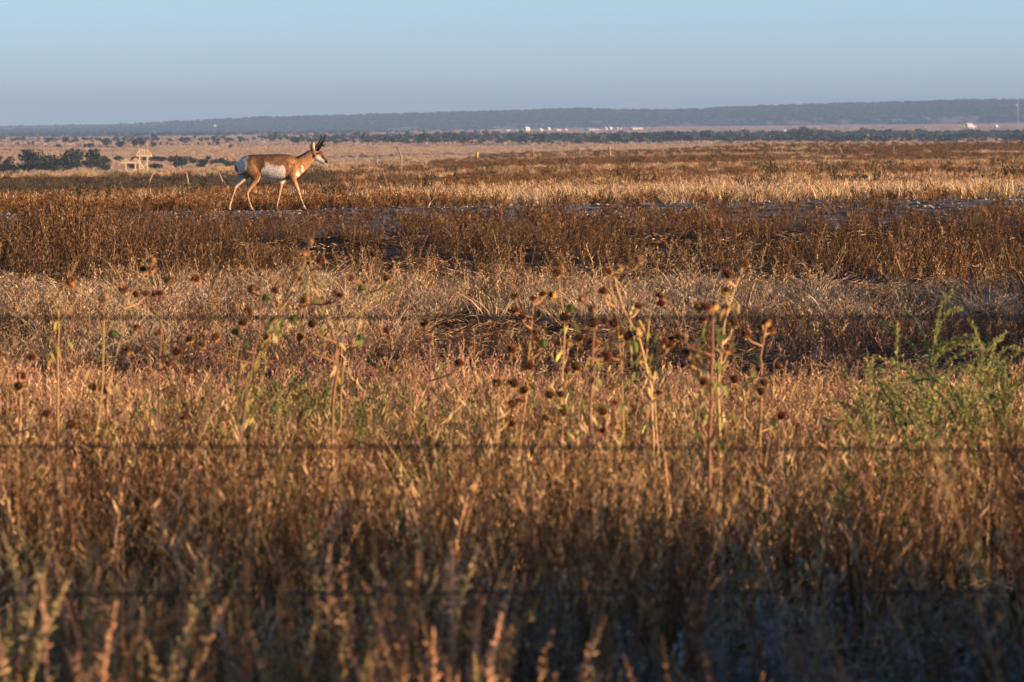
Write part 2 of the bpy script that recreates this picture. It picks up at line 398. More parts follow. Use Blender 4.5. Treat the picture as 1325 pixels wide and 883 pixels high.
# B2: thin tan straw stalks among them
x,d=zone(24,62,5,1.5,5,lambda x,d,u: np.interp(d,[30,42],[.55,1.15])*(.2+.9*sstep(.45,.62,fbm(x*.6,d*.4,54))))
scatter('straw_stalks',[grass(300+i,10,.16,.74,.007,.5,TAN+GOLD,.55,.4) for i in range(6)],mat_g,x,d,rs(len(x),.6,1.15)*np.interp(d,[24,34,50,62],[.7,1,.95,.7]),'thin straw coloured stalks standing through the brown foreground weeds','dry grass')

x,d=zone(25,50,3,1.5,4,lambda x,d,u: sstep(.5,.62,fbm(x*.7,d*.4,154)))
scatter('foreground_tufts',[grass(330+i,34,.12,.50,.007,.9,TAN+PALE,.55,.2) for i in range(6)],mat_g,x,d,rs(len(x),.6,1.2),'arching pale tufts scattered among the brown foreground weeds','dry grass')

# B3: low grey forbs on the bare gravel at the lower right
x,d=zone(22.5,31,14,1,2,lambda x,d,u: sstep(560,820,u)*.8*sstep(.3,.6,fbm(x*1.6,d*1.6,55)))
scatter('grey_forbs',[weed(350+i,5,.10,.26,.005,7,.07,6,.018,GRAY,.35,.45) for i in range(6)],mat_w,x,d,rs(len(x),.5,1.3),'low grey green forbs on the shaded gravel at the lower right corner','low weeds')

# C: green weeds
def kC(x,d,u):
    g=np.exp(-((u-385)/110)**2)+.9*np.exp(-((u-1225)/130)**2)+.15*np.exp(-((u-800)/120)**2)+.12*np.exp(-((u-620)/200)**2)+.07
    return g*sstep(.35,.6,fbm(x*.9,d*.5,56))
x,d=zone(38,58,6,1,3,kC)
scatter('green_weeds',[weed(400+i,6,.15,.62,.006,10,.15,8,.028,GREEN+[(.30,.26,.10)],.35,.35) for i in range(7)],mat_v,x,d,rs(len(x),.6,1.05),'patches of green and yellowish leafy weeds among the dry foreground stems','weeds')
x,d=zone(27,44,1.6,1,3,lambda x,d,u: .6*sstep(.4,.6,fbm(x*.9,d*.5,57)))
scatter('dark_green_weeds',[weed(430+i,5,.12,.40,.006,7,.12,6,.04,[(.06,.12,.05),(.09,.15,.05)],.4,.5) for i in range(4)],mat_v,x,d,rs(len(x),.5,1.1),'small dark green leafy weeds low between the brown stems','weeds')

# D: fine pinkish tan growth
def kD(x,d,u):
    d=d+(fbm(x*.4,x*0,581)-.5)*9
    return sstep(46,54,d)*(1-sstep(63,68,d+5*(fbm(x*.5,d*.5,58)-.5)))*(.15+sstep(.40,.55,fbm(x*.9,d*.6,59)))
x,d=zone(45,70,13,1.5,8,kD)
scatter('tan_growth',[weed(500+i,9,.17,.42,.0065,8,.11,4,.026,PINK+[(.45,.30,.18)],.4,.2,1.5,.15) for i in range(9)],mat_w,x,d,rs(len(x),.6,1.15),'fine tangled pinkish tan dry growth in the middle of the field','dry grass')
# reddish low mat in the gap
x,d=zone(64,84,6,2,8,lambda x,d,u: .6*sstep(.48,.6,fbm(x*.4,d*.25,60)))
scatter('low_mat',[weed(540+i,9,.2,.15,.006,6,.07,5,.02,[(.30,.18,.14),(.36,.22,.16),(.24,.16,.12)],.8,.35,.7,.1) for i in range(5)],mat_w,x,d,rs(len(x),.6,1.3),'low reddish mat of dry plants in the bare gap of the field','ground cover')

# F: arching blonde bunch grass
def kF(x,d,u):
    d=d+(fbm(x*.3,x*0,611)-.5)*12
    n=fbm(x*.45,d*.35,61); lo=np.interp(u,[0,300,520,620,900,1325],[70,70,74,82,82,83])
    n2=fbm(x*1.2,d*.7,161); return sstep(lo,lo+4,d)*(1-sstep(92,96,d+4*(n-.5)))*sstep(.38,.52,n*.5+n2*.5)
x,d=zone(66,101,8,2,10,kF)
scatter('blonde_grass',[grass(600+i,26,.13,.50,.011,.95,PALE,.45,.25) for i in range(10)],mat_g,x,d,rs(len(x),.55,1.1)*np.interp(d,[70,82,98],[.8,1,.8]),'arching blonde bunch grass along the foot of the berm','dry grass')
x,d=zone(72,104,7,2,10,lambda x,d,u: .6*np.where(d>94,.6,1)*sstep(.48,.58,fbm(x*.3,d*.3,62)))
scatter('field_weeds',[weed(650+i,7,.16,.42,.007,8,.11,5,.025,TAN+BROWN,.45,.3,1.0,.15) for i in range(6)],mat_w,x,d,rs(len(x),.5,1.05),'mixed tan and brown weeds between the bunch grass','dry weeds')

x,d=zone(68,92,4,0,9,lambda x,d,u:(u>1370)*1.0)  # unseen weeds, added off the right edge to throw shade into the frame
scatter('shade_weeds',[weed(680+i,6,.15,.72,.012,10,.16,6,.040,BROWN,.3,.34,1.6,.15) for i in range(5)],mat_w,x,d,rs(len(x),.8,1.15),'tall brown weeds added beyond the right border to shade the bunch grass','dry weeds')
# H: dark brown weeds up the berm
def kH(x,d,u):
    d0=d; d=d+(fbm(x*.22,x*0,631)-.5)*14*(d<108); n=fbm(x*.35,d*.22,63); n2=fbm(x*1.5,d*.8,64)
    lo=np.interp(u,[0,350,420,640,700,1000,1325],[97,98,103,104,105,102,101])
    return sstep(lo,lo+3,d)*(1-sstep(119,129,d))*sstep(.47,.56,n*.5+n2*.5)
x,d=zone(95,129,8,2,12,kH); u=pxof(x,d)
hs_=np.interp(d,[96,104,112,118,124,129],[.62,.68,.60,.42,.18,.12])*(.45+1.0*fbm(x*.8,d*.6,65))*(1+.75*np.exp(-((u-110)/90)**2)+.25*np.exp(-((u-1230)/120)**2))
scatter('berm_weeds',[weed(700+i,7,.15,.68,.012,8,.14,5,.040,BROWN+[(.10,.065,.04),(.14,.09,.05),(.20,.115,.055)],.4,.34,1.6,.15) for i in range(10)],mat_w,x,d,rs(len(x),.65,1.05)*hs_,'tall rusty brown weeds covering the near slope of the berm','dry weeds')
x,d=zone(117,137,6,2,12,lambda x,d,u: (.16+.8*sstep(.47,.58,fbm(x*.45,d*.35,66)))*np.where(d>125,.6,1)*np.where(d>130,np.where(u>560,.12,.6),1)*np.where(np.hypot(x+3.66,(d-133)*1.5)<1.1,.25,1))
scatter('berm_top_weeds',[weed(750+i,8,.16,.22,.007,7,.07,5,.024,BROWN+RUST+[(.2,.15,.1)],.5,.34) for i in range(6)],mat_w,x,d,rs(len(x),.5,1.15),'low brown weeds scattered over the gravel top of the berm','dry weeds')
# stones
def stone(seed):
    r=random.Random(seed); mb=MB(); n=6
    pts=[Vector((math.cos(i*math.pi/3+r.uniform(-.3,.3)),math.sin(i*math.pi/3+r.uniform(-.3,.3)),0))*r.uniform(.7,1.1) for i in range(n)]
    vs=[p*.9+Vector((0,0,-.3)) for p in pts]+[p*.6+Vector((0,0,r.uniform(.4,.7))) for p in pts]
    k=r.uniform(.7,1.6); mb.add(vs,[(i,(i+1)%n,n+(i+1)%n,n+i) for i in range(n)]+[tuple(range(n,2*n))],(.36*k,.34*k,.32*k)); return mb
x1,d1=zone(119,138,14,2,6,lambda x,d,u: sstep(119,124,d)*(.3+sstep(.4,.6,fbm(x*.6,d*.4,67))))
x2,d2=zone(24,31,30,1,2,lambda x,d,u: sstep(820,950,u)*.8)
scatter('gravel',[stone(800+i) for i in range(5)],plant_mat('stone_skin',M1,.35,.01,0),cat([x1,x2]),cat([d1,d2]),cat([rs(len(x1),.012,.055)*rs(len(x1),.4,1),rs(len(x2),.008,.03)]),'pale broken gravel on the top of the berm and at the lower right','gravel',tilt=.3,zs=.6)

def litter(seed):
    r=random.Random(seed); mb=MB()
    for _ in range(46):
        a=r.uniform(0,6.283); q=.3*math.sqrt(r.random()); p=Vector((math.cos(a)*q,math.sin(a)*q,r.uniform(.0,.03)))
        an=r.uniform(0,6.283); dv=Vector((math.cos(an),math.sin(an),r.uniform(-.1,.35))); quad_leaf(mb,p,dv,r.uniform(.04,.16),.007,r,vary(r.choice(TAN+BROWN+[(.3,.25,.2)]),.25,r))
    return mb
x,d=zone(23,119,4.5,1.5,4,lambda x,d,u: np.where(d>99,.4,1))
scatter('dead_litter',[litter(1600+i) for i in range(6)],mat_w,x,d,rs(len(x),.7,1.4),'dead broken stalks and litter lying on the soil between the plants','litter')

# I: plain behind the berm
def goldw(x,d,u):
    band=sstep(480,720,u)*sstep(134,138,d)*(1-sstep(175,215,d))
    n=fbm(x*.035,d*.010,70)
    far=sstep(.58,.68,n)*.35
    streak=np.exp(-((np.log(d)-np.log(430))/.10)**2)*sstep(650,850,u)*.2
    left=sstep(590,610,d)*(1-sstep(400,600,u))*.85; far=far*(1-.7*(1-sstep(350,560,u))*(1-sstep(560,600,d)))
    return np.clip(np.maximum.reduce([band*.95,far*(1-band),streak,left]),0,1)
segs=[(135,200,3.0,.42),(200,330,1.3,.42),(330,560,.55,.42),(560,900,.25,.46),(900,1430,.11,.5)]
gx=[];gd=[];gs=[];rx=[];rd=[];rsz=[]
crestd=lambda u: np.interp(u,C5,[700,830,1150,1340,1450])
for a,b,de,s in segs:
    x,d=zone(a,b,de,4,8); u=pxof(x,d); ok=d<crestd(u)
    # dip behind the berm at the left stays thin
    ok&=~((u<430)&(d>330)&(d<585)&(rng.random(len(x))<.8))
    g=rng.random(len(x))<goldw(x,d,u)
    s_=s/.42
    gx.append(x[ok&g]);gd.append(d[ok&g]);gs.append(rs((ok&g).sum(),.55,1.2)*s_*np.where(d[ok&g]>500,1.2,1))
    rx.append(x[ok&~g]);rd.append(d[ok&~g]);rsz.append(rs((ok&~g).sum(),.5,1.1)*s_)
scatter('golden_grass',[grass(900+i,60,.26,.27,.012,.5,GOLD+PALE,.35,.3) for i in range(8)],mat_g,cat(gx),cat(gd),cat(gs),'bands of golden dry grass across the plain behind the berm','dry grass')
scatter('rust_grass',[weed(950+i,12,.28,.20,.013,6,.08,5,.030,RUST,.4,.4,1.3,.15) for i in range(8)],mat_w,cat(rx),cat(rd),cat(rsz),'rust brown low growth across the plain behind the berm','dry grass')
x,d=zone(150,1300,.16,4,8,lambda x,d,u:(d<crestd(u)-40)*np.where((u<430)&(d>330)&(d<590),.55,.06))  # sparse on the plain, crowded in the left dip to darken it as shade
scatter('dark_scrub',[weed(980+i,16,.35,.5,.02,7,.14,6,.05,[(.12,.11,.07),(.17,.13,.08)],.5,.45,1.0,.1) for i in range(4)],mat_w,x,d,rs(len(x),.5,1.0),'scattered dull grey brown bushlets on the plain behind the berm','scrub')

# standing grass of the hayfield and the plain beyond it
def field_zone(d0,d1,n,lo=-80,hi=1405):
    dd=np.linspace(d0,d1,300); c=np.cumsum(dd); c/=c[-1]
    d=np.interp(rng.random(n),c,dd); u=rng.uniform(lo,hi,n); return X(u,d),d
x,d=field_zone(1480,3300,30000); u=pxof(x,d); k=(u<760)|(d>2300); x,d=x[k],d[k]
k=fbm(x*.02,d*.006,171)+.25*rng.random(len(x))>.50; x,d=x[k],d[k]
scatter('hayfield_grass',[grass(1500+i,40,.8,.42,.05,.4,[(.46,.35,.24),(.40,.30,.20),(.52,.40,.28)],.3) for i in range(5)],mat_g,x,d,rs(len(x),.8,1.5),'pale golden hayfield grass beyond the near ridge','dry grass')
x,d=field_zone(3350,8600,26000); k=fbm(x*.01,d*.0025,172)+.25*rng.random(len(x))>.5; x,d=x[k],d[k]
scatter('plain_grass',[grass(1520+i,40,1.2,.5,.10,.4,[(.42,.33,.26),(.34,.27,.22)],.3) for i in range(5)],mat_g,x,d,rs(len(x),1.2,2.4),'pinkish dry grass of the far plain below the mesa','dry grass')
x,d=field_zone(8600,12300,16000,300); k=fbm(x*.006,d*.002,173)+.25*rng.random(len(x))>.5; x,d=x[k],d[k]
scatter('mesa_foot_grass',[grass(1540+i,40,1.6,.5,.16,.4,[(.42,.33,.27),(.38,.30,.25)],.3) for i in range(4)],mat_g,x,d,rs(len(x),2.0,3.6),'pinkish grassland at the foot of the mesa','dry grass')

# ------------------------------------------------------------------ junipers and far trees
def blob_tree(seed,lobes,leaf,nleaf,cols,flat=.75):
    """crown of leaf clumps gathered in a few uneven lobes, unit width and height"""
    r=random.Random(seed); mb=MB(); L_=[]
    for i in range(lobes):
        a=r.uniform(0,6.283); q=.30*math.sqrt(r.random()); L_.append((Vector((math.cos(a)*q,math.sin(a)*q,r.uniform(.34,.72))),r.uniform(.15,.27)))
    for c,ra in L_:
        cc=vary(r.choice(cols),.25,r)
        for _ in range(nleaf):
            v=Vector((r.gauss(0,1),r.gauss(0,1),r.gauss(0,1))).normalized()*ra*(r.random()**.35); v.z*=flat
            p=c+v
            if p.z<.08: continue
            quad_leaf(mb,p,v+Vector((r.uniform(-.5,.5),r.uniform(-.5,.5),r.uniform(-.2,.5)))*ra,leaf*r.uniform(.6,1.3),leaf*.8,r,vary(cc,.15,r))
    return mb
JUN=[(.060,.075,.038),(.048,.062,.034),(.080,.092,.045)]
mat_j=plant_mat('tree_foliage',M1,.2,.015,.1); mat_bark=simple('bark',(.12,.085,.06),.9,.6,6)
crowns=[blob_tree(1000+i,9,.10,70,JUN).mesh('crown',mat_j) for i in range(7)]
def trunkmesh(seed):
    r=random.Random(seed); mb=MB()
    mb.tube([(0,0,-.1),(.02,0,.15),(.0,.03,.35),(.03,0,.55)],[.05,.04,.03,.012],6)
    for i in range(4):
        a=i*1.6+r.random(); mb.tube([(0,0,.12+.05*i),(math.cos(a)*.12,math.sin(a)*.12,.3),(math.cos(a)*.22,math.sin(a)*.22,.5)],[.022,.016,.006],5)
    return mb.mesh('trunk',mat_bark,True)
trunks=[trunkmesh(i) for i in range(3)]
def tree(name,px,yt,yb,wpx,label,group,cr=crowns,D=None,sink=0):
    # distance from where its foot stands on the falling land
    if D is None:
        D=9.05*K/(yb-HORY) if yb>190.5 else 3100
        D=min(max(D,1500),3200)
    x=X(px,D); y=D; z=gz(x,y)-sink; sc=K/D
    hh=max((gz(x,y)-0 - (EYE-(yb-HORY)/sc))*0 + (yb-yt)/sc, 1.2)*1.5
    t=empty(name,(x,y,z),rnd.uniform(0,6.28)); tag(t,label,'tree',group)
    w=wpx/sc*1.4
    c=bpy.data.objects.new('crown',rnd.choice(cr)); COL.objects.link(c); c.parent=t; c.scale=(w,w,hh)
    k=bpy.data.objects.new('trunk',rnd.choice(trunks)); COL.objects.link(k); k.parent=t; k.scale=(w*.8,w*.8,hh*.9)
    return t
s4=4.015
low=[(5,330,362,30),(40,355,412,55),(20,398,438,70),(60,392,432,95),(130,322,402,80),(150,378,428,120),(205,328,412,75),(232,372,420,85),(280,334,410,80),(285,372,425,95),(335,328,402,58),(350,378,416,70),(402,320,400,72),(405,362,412,85),(475,322,402,74),(478,356,413,92),(540,343,380,64),(545,386,414,64),(620,338,364,40),(700,345,364,36),(760,348,364,30),(795,344,364,36),(835,347,367,60),(893,340,371,58),(945,342,400,64),(915,372,402,36),(1000,345,377,54),(1045,351,382,52),(1085,338,360,24),(1117,361,384,50),(1147,350,376,42),(1200,373,398,52),(805,383,409,64),(1040,387,403,52),(1170,368,392,40),(690,384,408,60)]
low.sort()
ords=['first','second','third','fourth','fifth','sixth','seventh','eighth','ninth','tenth','eleventh','twelfth','thirteenth','fourteenth','fifteenth','sixteenth','seventeenth','eighteenth']
back=[t for t in low if t[2]<385]; front=[t for t in low if t[2]>=385]
def szw(w): return 'small' if w<45 else ('broad' if w>78 else 'rounded')
for row,nm in ((front,'front row'),(back,'back row')):
    for i,(cx,a,b,w) in enumerate(row):
        o=ords[i] if i<18 else 'last'
        tree('juniper_tree',cx/s4,120+a/s4,120+b/s4,w/s4,'%s dark juniper, %s from the left in the %s beyond the near ridge'%(szw(w),o,nm),'junipers in the draw beyond the near ridge')
up=[(95,256,266,14),(150,257,266,12),(170,257,266,10),(302,273,290,26),(440,263,283,15),(468,265,290,34),(558,249,290,42),(627,249,280,42),(697,252,287,30),(730,239,278,32),(795,263,290,28),(835,251,266,14),(870,254,265,10),(1030,256,268,10),(1087,256,270,12),(1135,248,266,20),(1197,274,292,18)]
for i,(cx,a,b,w) in enumerate(up):
    o=ords[i] if i<17 else 'last'
    tree('juniper_tree',cx/s4,120+a/s4,120+b/s4,w/s4,'%s tree standing alone, %s from the left on the skyline of the pale hayfield'%('tiny' if w<20 else 'small dark',o),'lone trees on the far edge of the hayfield',D=3050 if b>272 else 3290)
# cottonwoods by the town
cw=[blob_tree(1100+i,12,.09,80,[(.10,.13,.05),(.13,.16,.06),(.08,.11,.045)],1.0).mesh('crown',mat_j) for i in range(3)]
for i,(px,yt,w,lab) in enumerate([(1030,170,12,'green cottonwood at the left end of the grove below the mesa'),(1040,167,16,'tallest green cottonwood in the grove below the mesa'),(1054,168,15,'broad green cottonwood in the middle of the grove below the mesa'),(1066,171,12,'lower cottonwood right of the middle of the grove below the mesa'),(1075,173,11,'yellowish cottonwood at the right end of the grove below the mesa'),(1179,173,6,'small lone tree rising from the scrub line right of the cottonwood grove'),(1120,174,6,'small tree on the pink plain between the grove and the lone tree')]):
    tree('cottonwood_tree',px,yt+3,183,w*.85,lab,'cottonwoods below the mesa',cw,D=4600)

# distant scrub and woodland, one mass
def far_zone(d0,d1,n,f):
    dd=np.linspace(d0,d1,300); c=np.cumsum(dd); c/=c[-1]
    d=np.interp(rng.random(n),c,dd); u=rng.uniform(-60,1385,n); x=X(u,d)
    k=rng.random(n)<f(x,d,u); return x[k],d[k]
far=[blob_tree(1200+i,4,.28,16,[(.060,.075,.045),(.085,.10,.055),(.05,.062,.04),(.14,.13,.06)],.8) for i in range(8)]
def town(x,d,u):
    m=np.interp(u,[-60,330,400,520,640,990,1385],[.03,.05,.14,.30,.6,.62,.62]); return m*sstep(.40,.54,fbm(x*.010,d*.004,80))*np.where(d<3800,.6,1)*(1-sstep(5900,6600,d))
x,d=far_zone(3450,6700,26000,town)
scatter('distant_scrub',far,mat_j,x,d,rs(len(x),1.5,4.2)*np.where(rng.random(len(x))<.05,1.6,1),'blue green scrub and treetops massed on the plain below the mesa','woodland',zs=.75,tilt=.05)
def left(x,d,u): return sstep(.40,.50,fbm(x*.0012,d*.0011,18))*(1-sstep(420,650,u))
x,d=far_zone(7600,16000,9000,left)
x2,d2=far_zone(12300,15700,16000,lambda x,d,u: sstep(150,420,u)*(1-.97*sstep(.53,.60,fbm(x*.012,d*.006,19))*(1-sstep(12800,13400,d)))*(1-.97*sstep(.2,.5,bare(u,d)))*(.25+.75*sstep(.4,.55,fbm(x*.02,d*.006,191))))
scatter('mesa_woodland',far,mat_j,cat([x,x2]),cat([d,d2]),cat([rs(len(x),3,7),rs(len(x2),4,9)]),'dark far woodland covering the mesa slopes along the skyline','woodland',zs=.7,tilt=.05)

# ------------------------------------------------------------------ town buildings
mw=simple('white_wall',(.82,.80,.76),.7,.2,2,dark=.85); mr_=simple('pale_roof',(.78,.77,.76),.5,.15,1,dark=.85)
mtan=simple('tan_wall',(.50,.38,.28),.8,.3,2,dark=.8); mgl=simple('window_glass',(.04,.05,.06),.15); mred=simple('red_roof',(.30,.12,.08),.7,.3,2)
mblu=simple('blue_wall',(.42,.52,.62),.6,.2,2,dark=.85)
def house(px,py,w,h,label,D=9000,wall=mw,roof=mr_,dep=None,group='white buildings of the far town',name='white_building',rf=.35,rz=0):
    sc=K/D; w=w/sc*1.05; h=h/sc*1.3; dep=dep or w*.7; x=X(px,D); y=D; z=gz(x,y)
    t=empty(name,(x,y,z),rz or rnd.uniform(.35,.95)); tag(t,label,'building',group)
    hw=h*(1-rf)+.0
    mb=MB(); mb.box((0,0,hw/2-.5),(w,dep,hw+1)); mb.build('wall',wall,t)
    mb=MB(); o=.25; mb.add([(-w/2-o,-dep/2-o,hw),(w/2+o,-dep/2-o,hw),(w/2+o,dep/2+o,hw),(-w/2-o,dep/2+o,hw),(-w/2-o,0,h),(w/2+o,0,h)],[(0,1,5,4),(2,3,4,5),(0,4,3),(1,2,5),(3,2,1,0)],(1,1,1)); mb.build('roof',roof,t)
    for sx in (-.28,.05):
        mb=MB(); mb.box((sx*w,-dep/2-.02,hw*.55),(w*.13,.06,hw*.3)); mb.build('window',mgl,t)
    mb=MB(); mb.box((.32*w,-dep/2-.03,hw*.38),(w*.12,.07,hw*.72)); mb.build('door',mtan,t)
T=[(682,170.5,6.5,5.5,'white boxy building farthest left of the bright town buildings'),(700.3,171,5,4,'small white building left of its close neighbour in the town'),(710,171.2,5,4.6,'square white building right of its close neighbour in the town'),
(722,170,7,3,'low pale building in the middle of the left town cluster'),(732.5,170.5,3,3.2,'tiny white hut at the right of the left town cluster'),(756,171,5,2.6,'small dull white shed between the two town clusters'),
(785.5,170.5,4.6,4.2,'white building at the left of the joined pair in the right town cluster'),(790.5,170.5,4,4.4,'white building at the right of the joined pair in the right town cluster'),(799,171,4.2,3.8,'white cottage left of the middle in the right town cluster'),(804,171,4,3.6,'white cottage right of the middle in the right town cluster'),(812,171.5,2.5,2.4,'tiny white shed left of the long bright hall'),
(823,170.5,14,4.2,'long bright white hall at the right end of the town')]
for px,py,w,h,lab in T: house(px,py,w,h,lab)
house(657,171,7,3,'bluish low warehouse at the far left end of the town',wall=mblu,name='warehouse'); house(669,171,6,2.8,'second bluish shed right of the low warehouse in the town',wall=mblu,name='warehouse')
house(766,171,18,3.4,'long bluish warehouse between the two clusters of white town buildings',wall=mblu,name='warehouse')
for a in [(1254,163,8,5.5,'brightest white house on the pink plain at the far right',8800),(1260,163,5,3,'small white annex right of the brightest far house',8850),(1248.5,163,4,2.6,'small white annex left of the brightest far house',8830),(1289,163,4,3.6,'small white house between the far right house and the radio mast',8800),
          (1016,166,4,3,'small white shed left of the cottonwood grove',6900),(1028.5,167,3.6,2.8,'small white shed just left of the cottonwood grove top',6900),(1043,167,3.5,2.8,'small white shed behind the cottonwood grove',6900)]:
    house(a[0],a[1],a[2],a[3],a[4],D=a[5],group='white houses on the right of the plain')
house(278,164,3,3,'single bright white house on the far blue slope above the animal',D=13600,group=None)
house(259,180,5,2.6,'reddish brown barn on the pink plain left of the animal',D=5200,wall=simple('barn_red',(.25,.10,.08),.8,.3,2),roof=mred,group=None,name='barn')
house(265.5,180,5,3.2,'dark shed right of the reddish barn on the pink plain',D=5200,wall=mtan,roof=mred,group=None,name='barn')
# radio mast
def mast():
    D=8200; sc=K/D; x=X(1317,D); z=gz(x,D); hh=(166-130)/sc
    t=empty('radio_mast',(x,D,z)); tag(t,'thin steel radio mast rising above the mesa at the far right edge','mast')
    mb=MB(); w=.55
    for sx,sy in ((-1,-1),(1,-1),(1,1),(-1,1)): mb.bar((sx*w,sy*w,-.5),(sx*w,sy*w,hh),.16)
    n=14
    for i in range(n):
        z0=hh*i/n;z1=hh*(i+1)/n; s=1 if i%2 else -1
        for sy in (-1,1): mb.bar((-w*s,sy*w,z0),(w*s,sy*w,z1),.1); mb.bar((-w,sy*w,z0),(w,sy*w,z0),.1)
        for sx in (-1,1): mb.bar((sx*w,-w*s,z0),(sx*w,w*s,z1),.1)
    mb.build('lattice_tower',simple('mast_steel',(.55,.5,.48),.6),t)
    mb=MB(); mb.tube([(-.4,0,hh-3.5),(-1.6,0,hh-3.5)],[.7,.7],12); mb.build('antenna_dish',mw,t)
    mb=MB(); mb.bar((0,0,hh),(0,0,hh+4.5),.12); mb.build('antenna',mw,t)
mast()

# ------------------------------------------------------------------ timber frames beyond the ridge
mt=simple('raw_timber',(.85,.68,.42),.75,.35,3,dark=.75)
def timber():
    D=1450; s=9.464; sc=K/D
    def q(cx,cy,dy=0): return Vector((X(150+cx/s,D),D+dy,EYE-(180+cy/s-HORY)*D/K))
    base=gz(X(175,D),D)
    c0=q(180,0); c0.z=base
    t=empty('timber_trestle',c0); tag(t,'low open frame of pale timber with slanting braces, left of the taller platform','timber trestle')
    def L_(v): return v-c0
    w=.16
    for cx,top in ((118,238),(238,236)):
        for dy in (0,1.8):
            a=L_(q(cx,top,dy)); b=Vector((a.x,a.y,-.3)); mb=MB(); mb.bar(b,a,w*1.05); mb.build('post',mt,t)
    for dy in (-.17,1.97):
        mb=MB(); mb.bar(L_(q(62,291,dy)),L_(q(298,291,dy)),.26); mb.build('beam',mt,t)
        for a,b in (((65,290),(118,240)),((118,240),(165,286)),((182,288),(238,236)),((238,236),(292,288)),((118,370),(160,410)),((238,362),(192,410))):
            mb=MB(); mb.bar(L_(q(a[0],a[1],dy+.17*(1 if dy>0 else .2))),L_(q(b[0],b[1],dy+.17*(1 if dy>0 else .2))),.12); mb.build('brace',mt,t)
    mb=MB(); mb.bar(L_(q(62,291,-.17)),L_(q(62,291,1.97)),.14); mb.bar(L_(q(298,291,-.17)),L_(q(298,291,1.97)),.14); mb.build('cross_beam',mt,t)
    c1=q(335,0); c1.z=base
    t=empty('timber_platform',c1); tag(t,'taller pale timber platform on cross braced posts, right of the low frame','timber platform')
    def L2(v): return v-c1
    for cx in (287,383):
        for dy in (0,2.2):
            a=L2(q(cx,205,dy)); mb=MB(); mb.bar(Vector((a.x,a.y,-.3)),a,w); mb.build('post',mt,t)
    mb=MB(); mb.box(L2(q(342,205,1.1)),(188/s/sc,2.7,.30)); mb.build('deck',mt,t)
    for dy in (-.1,2.3):
        for a,b in (((287,400),(383,292)),((287,292),(383,400))):
            mb=MB(); mb.bar(L2(q(a[0],a[1],dy)),L2(q(b[0],b[1],dy+.12)),.11); mb.build('brace',mt,t)
        mb=MB(); mb.bar(L2(q(283,134,dy)),L2(q(390,134,dy)),.13); mb.build('rail',mt,t)
        for a,b in (((250,196),(287,134)),((386,134),(432,196)),((290,196),(290,134)),((380,196),(380,134)),((312,196),(324,134)),((350,196),(340,134))):
            mb=MB(); mb.bar(L2(q(a[0],a[1],dy)),L2(q(b[0],b[1],dy)),.075); mb.build('strut',mt,t)
timber()

# ------------------------------------------------------------------ ranch fence on the plain
mp_=simple('weathered_wood',(.36,.28,.20),.9,.6,12,dark=.6,bump=.5)
mwire=simple('rusty_wire',(.07,.06,.055),.6,.4,30,metal=.6)
def solve_d(px,yb,d0,d1):
    ds=np.linspace(d0,d1,400); z=height(X(px,ds),ds); yy=HORY+(EYE-z)*K/ds
    return float(ds[np.argmin(np.abs(yy-yb))])
def ranch():
    t=empty('ranch_fence',(0,0,0)); tag(t,'old ranch fence of weathered leaning wooden posts crossing the plain behind the animal','fence')
    # base px, base y, top px, top y, thickness, mid bend px
    L_=[(191.5,251,199.5,224.5,.10,193.5),(243.5,250,240.5,230,.09,243),(290.5,245,282.5,223,.10,287),(460.5,221,459,206.5,.07,460),(487.5,216,487.2,200,.13,487.4),(519.5,217,514,191,.12,519.4),(535.5,211,535.3,202,.10,535.4),(564,211,563.6,200.5,.08,563.8),(694,206,687,191,.11,690),(752,201,748.5,192,.08,750),(790,204,787.8,189,.17,789),(829,201,824,197,.08,826),(934.5,202,933.5,192,.07,934),(1014,202,1010.5,193,.10,1012),(1089,202.5,1086,194.5,.10,1088),(1157,201,1156,193,.08,1156.5)]
    tops=[]
    for bx,by,tx,ty,th,mx in L_:
        d=solve_d(bx,by,380 if bx<400 else 560,640 if bx<300 else 1150)
        if bx<300: d=min(max(d,430),560)
        z=gz(X(bx,d),d); sc=K/d; b=Vector((X(bx,d),d,z-.25)); hgt=(by-ty)/sc
        hgt=max(hgt,.9)
        m=Vector((X(mx,d),d,z+hgt*.55)); tp=Vector((X(tx,d),d+.05,z+hgt))
        mb=MB(); mb.tube([b,b.lerp(m,.6),m,m.lerp(tp,.5),tp],[th*.62,th*.6,th*.55,th*.5,th*.42],8); mb.build('post',mp_,t,True)
        tops.append((b,tp))
    tops.sort(key=lambda q:q[0].x)
    for f in (.45,.75):
        for a,b in zip(tops[:-1],tops[1:]):
            p0=a[0].lerp(a[1],f);p1=b[0].lerp(b[1],f); n=6
            pts=[p0.lerp(p1,i/n)-Vector((0,0,.12*math.sin(math.pi*i/n))) for i in range(n+1)]
            mb=MB(); mb.tube(pts,[.008]*(n+1),4); mb.build('wire',mwire,t)
